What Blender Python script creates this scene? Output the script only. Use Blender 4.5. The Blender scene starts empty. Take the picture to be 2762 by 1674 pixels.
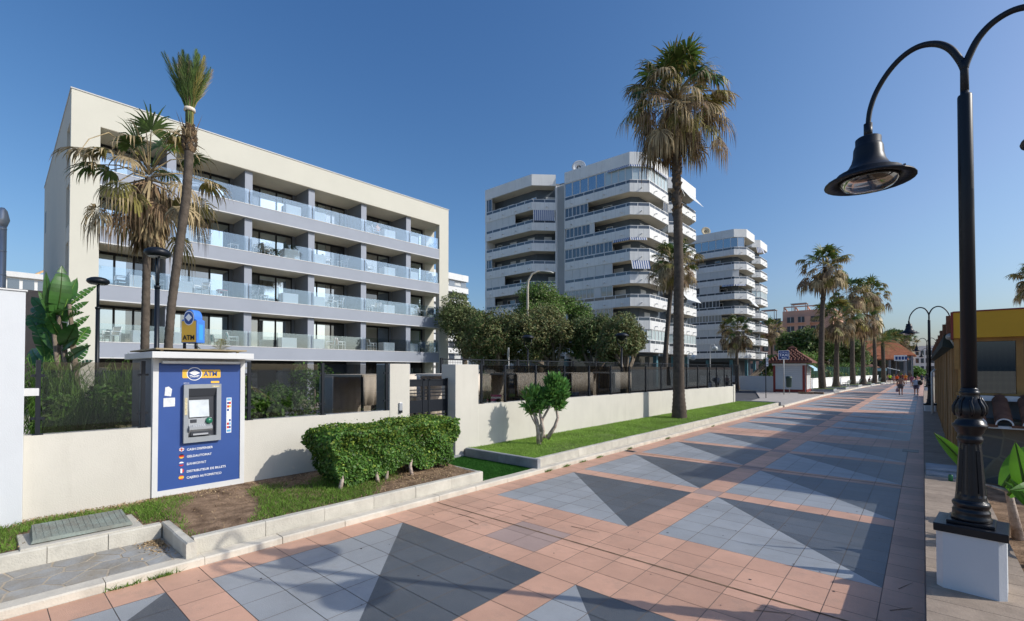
import bpy, bmesh, math, random
import numpy as np
from mathutils import Vector, Matrix
R = math.radians
D = bpy.data; S = bpy.context.scene; COL = S.collection
rng = random.Random(7)

# ---------------------------------------------------------------- camera, sky, sun, exposure
cam_d = D.cameras.new('camera'); cam = D.objects.new('camera', cam_d); COL.objects.link(cam)
YAW = math.atan((2490-1381)/1265.0)
cam.location = (0, 0, 2.6)
cam.rotation_euler = (R(90.9), 0, YAW)
cam_d.sensor_width = 36; cam_d.lens = 36*1265/2762.0
cam_d.shift_y = 0.0500; cam_d.clip_start = .05; cam_d.clip_end = 6000
S.camera = cam
SUN_AZ = math.atan2(.88, .475)       # from +Y towards +X
SUN_EL = R(34)
w = D.worlds.new('World'); S.world = w; w.use_nodes = True
nt = w.node_tree; bg = nt.nodes['Background']
sky = nt.nodes.new('ShaderNodeTexSky'); sky.sky_type = 'NISHITA'; sky.sun_disc = False
sky.sun_elevation = SUN_EL; sky.sun_rotation = SUN_AZ
sky.air_density = 1.1; sky.dust_density = 2.3; sky.ozone_density = 9.0
sep = nt.nodes.new('ShaderNodeSeparateColor'); cmb = nt.nodes.new('ShaderNodeCombineColor'); nt.links.new(sky.outputs[0], sep.inputs[0])
for i_, (g_, k_, c_) in enumerate([(1.45, .98, 1.2), (1.17, .9, 1.09), (.92, 1.06, .97)]):      # clearer air: deeper blue overhead, paler horizon
    pw = nt.nodes.new('ShaderNodeMath'); pw.operation = 'POWER'; pw.inputs[1].default_value = g_; ml = nt.nodes.new('ShaderNodeMath'); ml.operation = 'MULTIPLY'; ml.inputs[1].default_value = k_
    lin = nt.nodes.new('ShaderNodeMath'); lin.operation = 'MULTIPLY'; lin.inputs[1].default_value = c_; mn = nt.nodes.new('ShaderNodeMath'); mn.operation = 'MAXIMUM' if i_ == 2 else 'MINIMUM'
    nt.links.new(sep.outputs[i_], pw.inputs[0]); nt.links.new(pw.outputs[0], ml.inputs[0]); nt.links.new(sep.outputs[i_], lin.inputs[0]); nt.links.new(ml.outputs[0], mn.inputs[0]); nt.links.new(lin.outputs[0], mn.inputs[1]); nt.links.new(mn.outputs[0], cmb.inputs[i_])
nt.links.new(cmb.outputs[0], bg.inputs[0]); bg.inputs[1].default_value = .14
sd = D.lights.new('sun', 'SUN'); sd.energy = 3.25; sd.angle = R(.55); sd.color = (1, .955, .87)
sun = D.objects.new('sun', sd); COL.objects.link(sun)
sdir = Vector((math.sin(SUN_AZ)*math.cos(SUN_EL), math.cos(SUN_AZ)*math.cos(SUN_EL), math.sin(SUN_EL)))
sun.rotation_euler = sdir.to_track_quat('Z', 'Y').to_euler(); sun.location = (30, 10, 40)
S.view_settings.view_transform = 'Standard'; S.view_settings.look = 'None'
S.view_settings.exposure = 0.12; S.view_settings.gamma = 1
S.render.engine = 'CYCLES'
S.render.resolution_x = 1024; S.render.resolution_y = 621

# ---------------------------------------------------------------- helpers
def tag(o, label=None, cat=None, group=None, kind=None):
    if label: o['label'] = label
    if cat: o['category'] = cat
    if group: o['group'] = group
    if kind: o['kind'] = kind
    return o
def thing(name, label, cat, loc=(0, 0, 0), rz=0, group=None):
    o = D.objects.new(name, None); COL.objects.link(o); o.location = loc; o.rotation_euler = (0, 0, rz)
    o.empty_display_size = .2
    return tag(o, label, cat, group)
def dup(root, loc, rz=None, label=None, scale=None):
    def cp(o, par):
        c = o.copy(); COL.objects.link(c)
        if par is not None: c.parent = par
        for ch in [x for x in D.objects if x.parent == o]: cp(ch, c)
        return c
    r = cp(root, None); r.location = loc
    if rz is not None: r.rotation_euler = (0, 0, rz)
    if scale: r.scale = (scale,)*3 if not isinstance(scale, tuple) else scale
    if label: r['label'] = label
    return r

class MB:
    """collects shapes; build() links them as one mesh object"""
    def __init__(s): s.v = []; s.f = []; s.m = []; s.sm = []
    def add(s, vs, fs, mi=0, smooth=False):
        b = len(s.v); s.v += [tuple(p) for p in vs]
        for f in fs: s.f.append(tuple(b+i for i in f)); s.m.append(mi); s.sm.append(smooth)
        return s
    def box(s, a, b, mi=0, rz=0, c=None):
        x0, y0, z0 = [min(a[i], b[i]) for i in range(3)]; x1, y1, z1 = [max(a[i], b[i]) for i in range(3)]
        vs = [(x0,y0,z0),(x1,y0,z0),(x1,y1,z0),(x0,y1,z0),(x0,y0,z1),(x1,y0,z1),(x1,y1,z1),(x0,y1,z1)]
        if rz:
            cx, cy = c or ((x0+x1)/2, (y0+y1)/2); ca, sa = math.cos(rz), math.sin(rz)
            vs = [(cx+(x-cx)*ca-(y-cy)*sa, cy+(x-cx)*sa+(y-cy)*ca, z) for x, y, z in vs]
        return s.add(vs, [(0,3,2,1),(4,5,6,7),(0,1,5,4),(1,2,6,5),(2,3,7,6),(3,0,4,7)], mi)
    def prism(s, pts, z0, z1, mi=0, top=None):
        n = len(pts); z0 = z0 if isinstance(z0, (list, tuple)) else [z0]*n; z1 = z1 if isinstance(z1, (list, tuple)) else [z1]*n
        t = top or pts
        vs = [(p[0],p[1],z0[i]) for i,p in enumerate(pts)]+[(p[0],p[1],z1[i]) for i,p in enumerate(t)]
        fs = [tuple(range(n-1,-1,-1)), tuple(range(n,2*n))]+[(i,(i+1)%n,n+(i+1)%n,n+i) for i in range(n)]
        return s.add(vs, fs, mi)
    def prismY(s, pts, y0, y1, mi=0):     # outline in (x,z), extruded along y
        n = len(pts); vs = [(p[0],y0,p[1]) for p in pts]+[(p[0],y1,p[1]) for p in pts]
        fs = [tuple(range(n)), tuple(range(2*n-1,n-1,-1))]+[(i,n+i,n+(i+1)%n,(i+1)%n) for i in range(n)]
        return s.add(vs, fs, mi)
    def prismX(s, pts, x0, x1, mi=0):     # outline in (y,z), extruded along x
        n = len(pts); vs = [(x0,p[0],p[1]) for p in pts]+[(x1,p[0],p[1]) for p in pts]
        fs = [tuple(range(n-1,-1,-1)), tuple(range(n,2*n))]+[(i,(i+1)%n,n+(i+1)%n,n+i) for i in range(n)]
        return s.add(vs, fs, mi)
    def tube(s, pts, rad, n=10, mi=0, smooth=True, cap=True, sq=None):
        pts = [Vector(p) for p in pts]; k = len(pts)
        rad = rad if isinstance(rad, (list, tuple)) else [rad]*k
        vs = []; a = None
        for i, p in enumerate(pts):
            t = (pts[min(i+1,k-1)]-pts[max(i-1,0)]).normalized()
            if a is None:
                a = Vector((0,0,1)).cross(t)
                if a.length < .1: a = Vector((1,0,0))
                a = (a-t*a.dot(t)).normalized()
            else: a = (a-t*a.dot(t)).normalized()
            b = t.cross(a)
            for j in range(n):
                th = 2*math.pi*(j+.5)/n
                r = rad[i]
                vs.append(p+a*(math.cos(th)*r)+b*(math.sin(th)*r*(sq or 1)))
        fs = [(i*n+j, i*n+(j+1)%n, (i+1)*n+(j+1)%n, (i+1)*n+j) for i in range(k-1) for j in range(n)]
        if cap: fs += [tuple(range(n-1,-1,-1)), tuple((k-1)*n+j for j in range(n))]
        return s.add(vs, fs, mi, smooth)
    def bar(s, a, b, w, mi=0, h=None):
        return s.tube([a, b], w*.7071, 4, mi, smooth=False, sq=(h/w if h else None))
    def lathe(s, prof, c=(0,0,0), n=20, mi=0, smooth=True, flute=0):
        vs = []
        for r, z in prof:
            for j in range(n):
                th = 2*math.pi*j/n; vs.append((c[0]+r*math.cos(th), c[1]+r*math.sin(th), c[2]+z))
        k = len(prof)
        fs = [(i*n+j, i*n+(j+1)%n, (i+1)*n+(j+1)%n, (i+1)*n+j) for i in range(k-1) for j in range(n)]
        if prof[0][0] > 1e-4: fs.append(tuple(range(n-1,-1,-1)))
        if prof[-1][0] > 1e-4: fs.append(tuple((k-1)*n+j for j in range(n)))
        return s.add(vs, fs, mi, smooth)
    def ball(s, c, r, n=10, mi=0):
        r = r if isinstance(r, (tuple, list)) else (r, r, r); vs = []; m = max(4, n//2+1)
        for i in range(m+1):
            ph = math.pi*i/m
            for j in range(n):
                th = 2*math.pi*j/n
                vs.append((c[0]+r[0]*math.sin(ph)*math.cos(th), c[1]+r[1]*math.sin(ph)*math.sin(th), c[2]-r[2]*math.cos(ph)))
        return s.add(vs, [(i*n+j, i*n+(j+1)%n, (i+1)*n+(j+1)%n, (i+1)*n+j) for i in range(m) for j in range(n)], mi, True)
    def quad(s, a, b, c, d, mi=0): return s.add([a,b,c,d], [(0,1,2,3)], mi)
    def mesh(s, name, mats):
        me = D.meshes.new(name); me.from_pydata(s.v, [], s.f)
        for m in (mats if isinstance(mats, (list, tuple)) else [mats]): me.materials.append(m)
        if s.f:
            me.polygons.foreach_set('material_index', s.m); me.polygons.foreach_set('use_smooth', s.sm)
        me.update(); return me
    def build(s, name, mats, parent=None, world=False, bevel=0):
        me = s.mesh(name, mats); o = D.objects.new(name, me); COL.objects.link(o)
        if parent is not None:
            o.parent = parent
            if world:
                q = parent; off = Vector((0,0,0))
                while q is not None: off += Vector(q.location); q = q.parent
                o.location = -off
        if bevel:
            b = o.modifiers.new('bevel', 'BEVEL'); b.width = bevel; b.segments = 2; b.limit_method = 'ANGLE'; b.angle_limit = R(40)
        return o

# ---------------------------------------------------------------- materials
def mat(name, col, rough=.7, spec=.4, var=0, vscale=3, bump=0, bscale=40, metal=0, grime=0, island=0, col2=None, stretch=None, trans=0):
    m = D.materials.new(name); m.use_nodes = True; t = m.node_tree; n = t.nodes; L = t.links
    p = n['Principled BSDF']; p.inputs['Roughness'].default_value = rough
    p.inputs['Specular IOR Level'].default_value = spec; p.inputs['Metallic'].default_value = metal
    p.inputs['Base Color'].default_value = (*col, 1)
    tc = n.new('ShaderNodeTexCoord'); co = tc.outputs['Object']
    if stretch:
        mp = n.new('ShaderNodeMapping'); mp.inputs['Scale'].default_value = stretch; L.new(co, mp.inputs['Vector']); co = mp.outputs[0]
    src = None
    if var or col2:
        nz = n.new('ShaderNodeTexNoise'); nz.inputs['Scale'].default_value = vscale; nz.inputs['Detail'].default_value = 6; nz.inputs['Roughness'].default_value = .65
        L.new(co, nz.inputs['Vector'])
        rp = n.new('ShaderNodeMapRange'); rp.inputs[1].default_value = .32; rp.inputs[2].default_value = .68
        L.new(nz.outputs['Fac'], rp.inputs[0])
        mx = n.new('ShaderNodeMix'); mx.data_type = 'RGBA'
        lo = tuple(max(0, c*(1-var)) for c in col); hi = tuple(min(1, c*(1+var)) for c in (col2 or col))
        mx.inputs[6].default_value = (*lo, 1); mx.inputs[7].default_value = (*hi, 1)
        L.new(rp.outputs[0], mx.inputs[0]); src = mx.outputs[2]
    if island:
        g = n.new('ShaderNodeNewGeometry'); mr = n.new('ShaderNodeMapRange')
        mr.inputs[3].default_value = 1-island; mr.inputs[4].default_value = 1+island
        L.new(g.outputs['Random Per Island'], mr.inputs[0])
        mu = n.new('ShaderNodeMix'); mu.data_type = 'RGBA'; mu.blend_type = 'MULTIPLY'; mu.inputs[0].default_value = 1
        if src: L.new(src, mu.inputs[6])
        else: mu.inputs[6].default_value = (*col, 1)
        cb = n.new('ShaderNodeCombineColor'); [L.new(mr.outputs[0], cb.inputs[i]) for i in range(3)]
        L.new(cb.outputs[0], mu.inputs[7]); src = mu.outputs[2]
    if grime:
        ng = n.new('ShaderNodeTexNoise'); ng.inputs['Scale'].default_value = 1.1; ng.inputs['Detail'].default_value = 9; ng.inputs['Roughness'].default_value = .75
        mpg = n.new('ShaderNodeMapping'); mpg.inputs['Scale'].default_value = (2.2, 2.2, .35); L.new(tc.outputs['Object'], mpg.inputs['Vector']); L.new(mpg.outputs[0], ng.inputs['Vector'])
        rg = n.new('ShaderNodeMapRange'); rg.inputs[1].default_value = .52; rg.inputs[2].default_value = .78; rg.inputs[4].default_value = grime
        L.new(ng.outputs['Fac'], rg.inputs[0])
        mg = n.new('ShaderNodeMix'); mg.data_type = 'RGBA'; mg.inputs[7].default_value = (.22, .19, .15, 1)
        if src: L.new(src, mg.inputs[6])
        else: mg.inputs[6].default_value = (*col, 1)
        L.new(rg.outputs[0], mg.inputs[0]); src = mg.outputs[2]
    if src: L.new(src, p.inputs['Base Color'])
    if bump:
        nb = n.new('ShaderNodeTexNoise'); nb.inputs['Scale'].default_value = bscale; nb.inputs['Detail'].default_value = 4
        L.new(co, nb.inputs['Vector'])
        bp = n.new('ShaderNodeBump'); bp.inputs['Strength'].default_value = bump; bp.inputs['Distance'].default_value = .02
        L.new(nb.outputs['Fac'], bp.inputs['Height']); L.new(bp.outputs[0], p.inputs['Normal'])
    if trans:   # thin leaf: part of the light passes through
        tl = n.new('ShaderNodeBsdfTranslucent'); ms = n.new('ShaderNodeMixShader'); ms.inputs[0].default_value = trans
        if src: L.new(src, tl.inputs[0])
        else: tl.inputs[0].default_value = (*col, 1)
        L.new(p.outputs[0], ms.inputs[1]); L.new(tl.outputs[0], ms.inputs[2]); L.new(ms.outputs[0], n['Material Output'].inputs[0])
    return m
def glass(name, tint=(.8, .88, .9), refl=(.9, .95, 1), f0=.12, alpha=1, rough=.01):
    m = D.materials.new(name); m.use_nodes = True; t = m.node_tree; n = t.nodes; L = t.links
    n.remove(n['Principled BSDF'])
    tr = n.new('ShaderNodeBsdfTransparent'); tr.inputs[0].default_value = (*tint, 1)
    gl = n.new('ShaderNodeBsdfGlossy'); gl.inputs[0].default_value = (*refl, 1); gl.inputs['Roughness'].default_value = rough
    lw = n.new('ShaderNodeLayerWeight'); lw.inputs[0].default_value = .35
    mr = n.new('ShaderNodeMapRange'); mr.inputs[3].default_value = f0; mr.inputs[4].default_value = min(1, f0+.6)
    L.new(lw.outputs['Fresnel'], mr.inputs[0])
    ms = n.new('ShaderNodeMixShader'); L.new(mr.outputs[0], ms.inputs[0]); L.new(tr.outputs[0], ms.inputs[1]); L.new(gl.outputs[0], ms.inputs[2])
    L.new(ms.outputs[0], n['Material Output'].inputs[0]); return m
def coated(name, col, f0=.4, refl=(.85, .93, 1)):      # opaque window pane with reflective coating
    m = D.materials.new(name); m.use_nodes = True; t = m.node_tree; n = t.nodes; L = t.links
    p = n['Principled BSDF']; p.inputs['Base Color'].default_value = (*col, 1); p.inputs['Roughness'].default_value = .6
    tc = n.new('ShaderNodeTexCoord'); wv = n.new('ShaderNodeTexNoise'); wv.inputs['Scale'].default_value = .6
    L.new(tc.outputs['Object'], wv.inputs[0]); bp = n.new('ShaderNodeBump'); bp.inputs['Strength'].default_value = .05; L.new(wv.outputs['Fac'], bp.inputs['Height'])
    gl = n.new('ShaderNodeBsdfGlossy'); gl.inputs[0].default_value = (*refl, 1); gl.inputs['Roughness'].default_value = .02; L.new(bp.outputs[0], gl.inputs['Normal'])
    ms = n.new('ShaderNodeMixShader'); ms.inputs[0].default_value = f0; L.new(p.outputs[0], ms.inputs[1]); L.new(gl.outputs[0], ms.inputs[2])
    L.new(ms.outputs[0], n['Material Output'].inputs[0]); return m

M = {}
M['cream'] = mat('cream_render', (.6, .58, .5), .85, .2, .025, .5, .12, 60)
M['creamwall'] = mat('cream_garden_wall', (.605, .575, .505), .85, .2, .05, .8, .2, 50, grime=.17)
M['white'] = mat('white_paint', (.66, .66, .65), .6, .3, .04, 1.5, grime=.15)
M['coolwhite'] = mat('cool_white_render', (.6, .62, .64), .8, .2, .03, 1, .1, 60)
M['towerwhite'] = mat('tower_white_panel', (.74, .74, .72), .75, .2, .06, .35, 0, grime=.26)
M['shutter'] = mat('roller_shutter_white', (.6, .61, .6), .6, .3, .05, .6)
M['greyband'] = mat('blue_grey_paint', (.32, .345, .4), .7, .3, .04, .6, .08, 50)
M['greydark'] = mat('slate_grey_paint', (.2, .22, .255), .75, .3, .05, .8)
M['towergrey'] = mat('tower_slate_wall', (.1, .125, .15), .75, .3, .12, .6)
M['ceiling'] = mat('soffit_beige', (.7, .64, .53), .85, .2, .04, 1)
M['black'] = mat('black_metal', (.009, .012, .018), .42, .32)
M['frame'] = mat('dark_window_frame', (.012, .013, .016), .45, .4)
M['lampblack'] = mat('cast_iron_black', (.008, .009, .013), .3, .4, .2, 6, .12, 30)
M['bluepanel'] = mat('blue_panel', (.034, .085, .29), .45, .4, .05, 1.2)
M['yellow'] = mat('yellow_print', (.85, .5, .06), .5, .4)
M['yellowsign'] = mat('yellow_fascia', (.62, .33, .015), .5, .4, .05, 1)
M['blueplastic'] = mat('blue_plastic', (.06, .2, .62), .45, .4, .1, 5)
M['printwhite'] = mat('white_print', (.85, .86, .88), .5, .3)
M['red'] = mat('red_print', (.6, .04, .03), .5, .3)
M['atmgrey'] = mat('atm_grey_plastic', (.3, .32, .34), .5, .4, .05, 8)
M['atmdark'] = mat('atm_dark_plastic', (.045, .05, .06), .4, .4)
M['screen'] = mat('screen_glass', (.6, .64, .66), .12, .6, .12, 6)
M['green_bezel'] = mat('green_card_bezel', (.02, .16, .09), .3, .5)
M['concrete'] = mat('kerb_concrete', (.52, .49, .42), .9, .2, .14, 2.5, .35, 45, grime=.35, island=.06)
M['lowkerb'] = mat('low_kerb_limewash', (.6, .55, .46), .9, .2, .12, 3, .3, 50, grime=.5, island=.05)
M['greyconc'] = mat('grey_concrete', (.3, .31, .32), .9, .2, .2, 3, .3, 40, grime=.3)
M['soil'] = mat('bare_soil', (.15, .095, .06), .95, .1, .35, 4, .8, 30, col2=(.25, .17, .11))
M['litter'] = mat('dry_leaf_litter', (.36, .26, .15), .9, .1, .3, 9, island=.4)
M['grass'] = mat('grass_blade', (.15, .26, .04), .7, .25, .25, 1.3, island=.35, trans=.3)
M['lawnblade'] = mat('lawn_blade', (.27, .42, .08), .7, .25, .25, .9, island=.3, trans=.3)
M['lawn'] = mat('lawn_ground', (.12, .17, .045), .95, .1, .4, 2.5, .6, 60)
M['turf'] = mat('green_turf', (.035, .12, .02), .9, .1, .2, 6, .5, 90, island=.3)
M['garden'] = mat('garden_lawn', (.07, .14, .035), .95, .1, .3, 1)
M['wood'] = mat('varnished_slat_wood', (.3, .17, .065), .55, .35, .3, 2, .2, 20, island=.3, stretch=(6, 6, .6))
M['woodbase'] = mat('pale_deck_wood', (.52, .34, .17), .6, .3, .2, 2, island=.2)
M['trunk'] = mat('palm_trunk_bark', (.105, .085, .068), .95, .15, .3, 5, .6, 18)
M['bark'] = mat('tree_bark', (.2, .16, .12), .95, .1, .35, 6, .7, 25)
M['palebark'] = mat('pale_shrub_bark', (.42, .31, .24), .95, .1, .35, 9, .6, 30, col2=(.5, .42, .36))
M['palmgreen'] = mat('palm_frond_green', (.085, .14, .03), .5, .4, .3, 2, island=.4, trans=.25)
M['palmolive'] = mat('palm_frond_olive', (.24, .21, .06), .6, .3, .3, 2, island=.4, trans=.25)
M['palmdry'] = mat('palm_frond_dry', (.36, .28, .16), .8, .2, .3, 2, island=.45, trans=.2)
M['palmbrown'] = mat('palm_frond_brown', (.22, .15, .09), .85, .15, .3, 2, island=.45, trans=.15)
M['leafhedge'] = mat('hedge_leaf', (.075, .17, .025), .5, .35, .3, 1.5, island=.55, trans=.25)
M['leafnew'] = mat('hedge_young_leaf', (.27, .36, .06), .5, .35, .2, 1.5, island=.4, trans=.35)
M['leafole'] = mat('oleander_leaf', (.14, .31, .075), .45, .35, .3, 1.5, island=.4, trans=.35)
M['leaftree'] = mat('tree_leaf_dark', (.09, .14, .042), .6, .3, .3, .6, island=.4, trans=.25)
M['leafbrown'] = mat('tree_leaf_bronze', (.2, .18, .075), .65, .3, .3, .6, island=.4, trans=.25)
M['leafgrey'] = mat('tree_leaf_greygreen', (.22, .255, .11), .65, .3, .3, .6, island=.4, trans=.25)
M['leafbright'] = mat('tree_leaf_bright', (.15, .27, .055), .6, .3, .3, .6, island=.4, trans=.3)
M['strelitzia'] = mat('big_leaf_green', (.055, .15, .03), .35, .5, .25, 1.5, island=.2, trans=.3)
M['banana'] = mat('banana_leaf_green', (.1, .26, .02), .35, .5, .15, 2, trans=.45)
M['reed'] = mat('reed_leaf_green', (.11, .21, .035), .55, .35, .25, 2, island=.5, trans=.3)
M['clearglass'] = glass('balcony_glass', (.92, .955, .97), (.62, .78, .92), .1)
M['screenglass'] = glass('smoked_screen_glass', (.72, .71, .69), (.55, .62, .7), .04)
M['window'] = coated('mirror_window', (.02, .024, .028), .62, (.8, .92, 1))
M['darkwin'] = coated('dark_window', (.015, .018, .022), .12)
M['bluewin'] = coated('tower_window', (.02, .03, .045), .2)
M['curtain'] = mat('curtain_cloth', (.4, .39, .36), .9, .1, .1, 2)
M['steel'] = mat('stainless_steel', (.5, .52, .55), .35, .5, metal=.45)
M['galv'] = mat('galvanised_pole', (.42, .42, .4), .5, .5, .1, 4, metal=.3)
M['canvas'] = mat('beige_canvas', (.68, .6, .5), .9, .1, .08, 3)
M['sling'] = mat('lounger_sling', (.55, .5, .28), .8, .2, .05, 3)
M['chairwhite'] = mat('white_chair_frame', (.75, .75, .74), .5, .4)
M['chairbeige'] = mat('beige_chair_sling', (.52, .47, .4), .8, .2)
M['chairgrey'] = mat('grey_chair_sling', (.3, .31, .33), .8, .2)
M['turq'] = mat('turquoise_towel', (.05, .5, .52), .9, .1)
M['redcloth'] = mat('red_towel', (.6, .06, .06), .9, .1)
M['tile_dkbrown'] = mat('roof_tile_brown', (.14, .065, .04), .8, .3, .3, 5, .2, 30, island=.2)
M['tile_orange'] = mat('roof_tile_orange', (.42, .15, .07), .85, .2, .25, 1.5, island=.1)
M['redbrown'] = mat('red_brown_paint', (.22, .04, .03), .6, .3, .1, 3)
M['pinkwall'] = mat('pink_render', (.62, .36, .26), .85, .2, .08, .3)
M['tanwall'] = mat('tan_render', (.52, .45, .32), .85, .2, .08, .3)
M['stone'] = mat('crazy_stone', (.17, .14, .1), .9, .2, .3, 4, .5, 14)
def cells(m, scale, c1, c2, joint, jw=.04):          # irregular stone cells with mortar joints
    t = m.node_tree; n = t.nodes; L = t.links; p = n['Principled BSDF']; tc = n.new('ShaderNodeTexCoord')
    v = n.new('ShaderNodeTexVoronoi'); v.inputs['Scale'].default_value = scale; e = n.new('ShaderNodeTexVoronoi'); e.feature = 'DISTANCE_TO_EDGE'; e.inputs['Scale'].default_value = scale
    for q in (v, e): L.new(tc.outputs['Object'], q.inputs['Vector'])
    a = n.new('ShaderNodeMix'); a.data_type = 'RGBA'; a.inputs[6].default_value = (*c1,1); a.inputs[7].default_value = (*c2,1); sp = n.new('ShaderNodeSeparateColor'); L.new(v.outputs['Color'], sp.inputs[0]); L.new(sp.outputs[0], a.inputs[0])
    r = n.new('ShaderNodeMapRange'); r.inputs[1].default_value = jw*.6; r.inputs[2].default_value = jw; L.new(e.outputs['Distance'], r.inputs[0])
    b = n.new('ShaderNodeMix'); b.data_type = 'RGBA'; b.inputs[6].default_value = (*joint,1); L.new(a.outputs[2], b.inputs[7]); L.new(r.outputs[0], b.inputs[0]); L.new(b.outputs[2], p.inputs['Base Color'])
cells(M['stone'], 2.6, (.09,.095,.1), (.19,.15,.1), (.2,.17,.12))
M['leddark'] = mat('ledge_brown_tile', (.33, .26, .2), .85, .2, .15, 6, .25, 60, island=.1)
M['asphalt'] = mat('asphalt', (.1, .1, .105), .95, .1, .2, 1.5, .3, 60)
M['pave'] = mat('pale_paving', (.42, .38, .34), .9, .2, .12, 2, .2, 40)
M['awnblue'] = mat('pale_blue_awning', (.38, .58, .68), .8, .2)
M['awngreen'] = mat('dark_green_awning', (.035, .045, .04), .85, .2, .2, 4)
M['mesh'] = mat('black_mesh', (.02, .02, .022), .6, .3)
M['taxiblue'] = mat('taxi_sign_blue', (.012, .05, .21), .4, .4)
M['skin'] = mat('skin', (.46, .25, .16), .6, .35)
M['hair'] = mat('dark_hair', (.02, .015, .012), .6, .3)
M['bin'] = mat('dark_green_bin', (.03, .06, .05), .5, .4)
M['lens'] = glass('lamp_lens', (.62, .55, .46), (.8, .8, .8), .1, rough=.1)
M['reflector'] = mat('lamp_reflector', (.3, .26, .2), .35, .5)
# ---------------------------------------------------------------- ground, promenade, kerbs
def struct(name, mb, m): return tag(mb.build(name, m), kind='structure')
struct('ground', MB().quad((-1500,-800,-.05),(1500,-800,-.05),(1500,2500,-.05),(-1500,2500,-.05)), mat('far_ground', (.38,.34,.27), .95, .1, .15, .02))
M['t_peach'] = mat('tile_peach', (.6, .345, .235), .5, .5, .13, .9, .3, 90, island=.11, grime=.4)
M['t_light'] = mat('tile_light_grey', (.325, .34, .35), .42, .6, .12, .9, .3, 90, island=.08, grime=.35)
M['t_dark'] = mat('tile_dark_grey', (.088, .098, .11), .4, .8, .15, .9, .3, 90, island=.14, grime=.3)
M['t_mauve'] = mat('tile_mauve', (.4, .29, .25), .72, .3, .1, .8, .25, 90, island=.08, grime=.3)
M['grout'] = mat('tile_grout', (.24, .2, .17), .95, .1)
pr = MB()
xs = [-7.2, -6.66]+[-6.66+.495*i for i in range(1, 7)]+[-3.18]+[-3.18+.465*i for i in range(1, 7)]+[.02]
ys = []; kinds = []
for c in range(-1, 9):
    y = 7.12+15.1*c
    for r_ in range(4):
        for i in range(6): ys.append((y, y+.4733, 'r', i)); y += .4733
        if r_ < 3: ys.append((y, y+.47, 's', 0)); y += .47
    for i in range(5): ys.append((y, y+.4668, 'b', i)); y += .4668
G = .0042
for (y0, y1, k, iy) in ys:
    if y1 < -2.5 or y0 > 132: continue
    for ix in range(len(xs)-1):
        x0, x1 = xs[ix], xs[ix+1]
        gp = G if y0 < 70 else .002
        ya0 = y0-5.95; eg = 0
        a, b, c_, d = x0+gp, x1-gp, y0+gp, y1-gp
        if k != 'r' or ix in (0, 7, 14):
            mi = 0
            if k == 's' and ix == 7: mi = 3
            if 5.1 < (y0+y1)/2 < 6.0 and -5.2 < (x0+x1)/2 < -4.1: mi = 3
            pr.quad((a,c_,0),(b,c_,0),(b,d,0),(a,d,0), mi)
        else:
            ii = (ix-1) if ix < 7 else (ix-8)
            s_ = ii+iy
            if s_ < 5: pr.quad((a,c_,0),(b,c_,0),(b,d,0),(a,d,0), 1)
            elif s_ > 5: pr.quad((a,c_,0),(b,c_,0),(b,d,0),(a,d,0), 2)
            else:
                pr.add([(a,c_,0),(b,c_,0),(a,d,0)], [(0,1,2)], 1); pr.add([(b,c_,0),(b,d,0),(a,d,0)], [(0,1,2)], 2)
struct('promenade', pr, [M['t_peach'], M['t_light'], M['t_dark'], M['t_mauve']])
struct('promenade_bed', MB().quad((-7.4,-3,-.006),(.1,-3,-.006),(.1,135,-.006),(-7.4,135,-.006)), M['grout'])
jt = MB()
for y in (5.93, 13.52, 21.0, 36.1, 51.2): jt.quad((-7.15,y,.004),(0,y,.004),(0,y+.03,.004),(-7.15,y+.03,.004))
for (x, y, l, a_) in [(-6.2,6.35,.5,.12),(-5.4,6.42,.35,-.1),(-6.3,5.72,.4,.05),(-4.4,6.5,.5,.1),(-5.9,5.6,.3,-.2),(-1.4,5.55,.35,.5),(-1.1,5.5,.3,1.4),(-.25,7.2,.35,1.2),(-.3,6.5,.3,.9)]:
    w_ = .006; ca, sa = math.cos(a_), math.sin(a_)
    jt.quad((x-sa*-w_,y-ca*w_,.0045),(x+l*ca,y+l*sa,.0045),(x+l*ca,y+l*sa+.008,.0045),(x,y+.012,.0045))
struct('expansion_joint', jt, M['soil'])
gum = MB()
for i in range(70):
    x, y = rng.uniform(-7,-.2), rng.uniform(1.5,16); r0 = rng.uniform(.008,.022)
    gum.add([(x+r0*math.cos(q*1.05), y+r0*math.sin(q*1.05)*rng.uniform(.6,1), .0045) for q in range(6)], [tuple(range(6))])
tag(gum.build('gum_spots', mat('gum_spot', (.09,.08,.08), .9)), kind='stuff')
mh = thing('drain_grate', 'small dark drain grate in the peach edge of the promenade', 'drain', (-7.0, 13.66, 0))
g_ = MB().box((-.17,-.12,-.004),(.17,.12,.005)); g_.build('frame', M['greyconc'], mh)
g_ = MB(); [g_.box((-.15,-.1+.035*i,.005),(.15,-.085+.035*i,.009)) for i in range(6)]; g_.build('grate', M['black'], mh)
mh2 = thing('drain_grate', 'dark drain grate in the shaded right strip of the promenade', 'drain', (-.28, 19.6, 0))
MB().box((-.25,-.3,-.004),(.15,.3,.006)).build('frame', M['black'], mh2)

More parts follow.
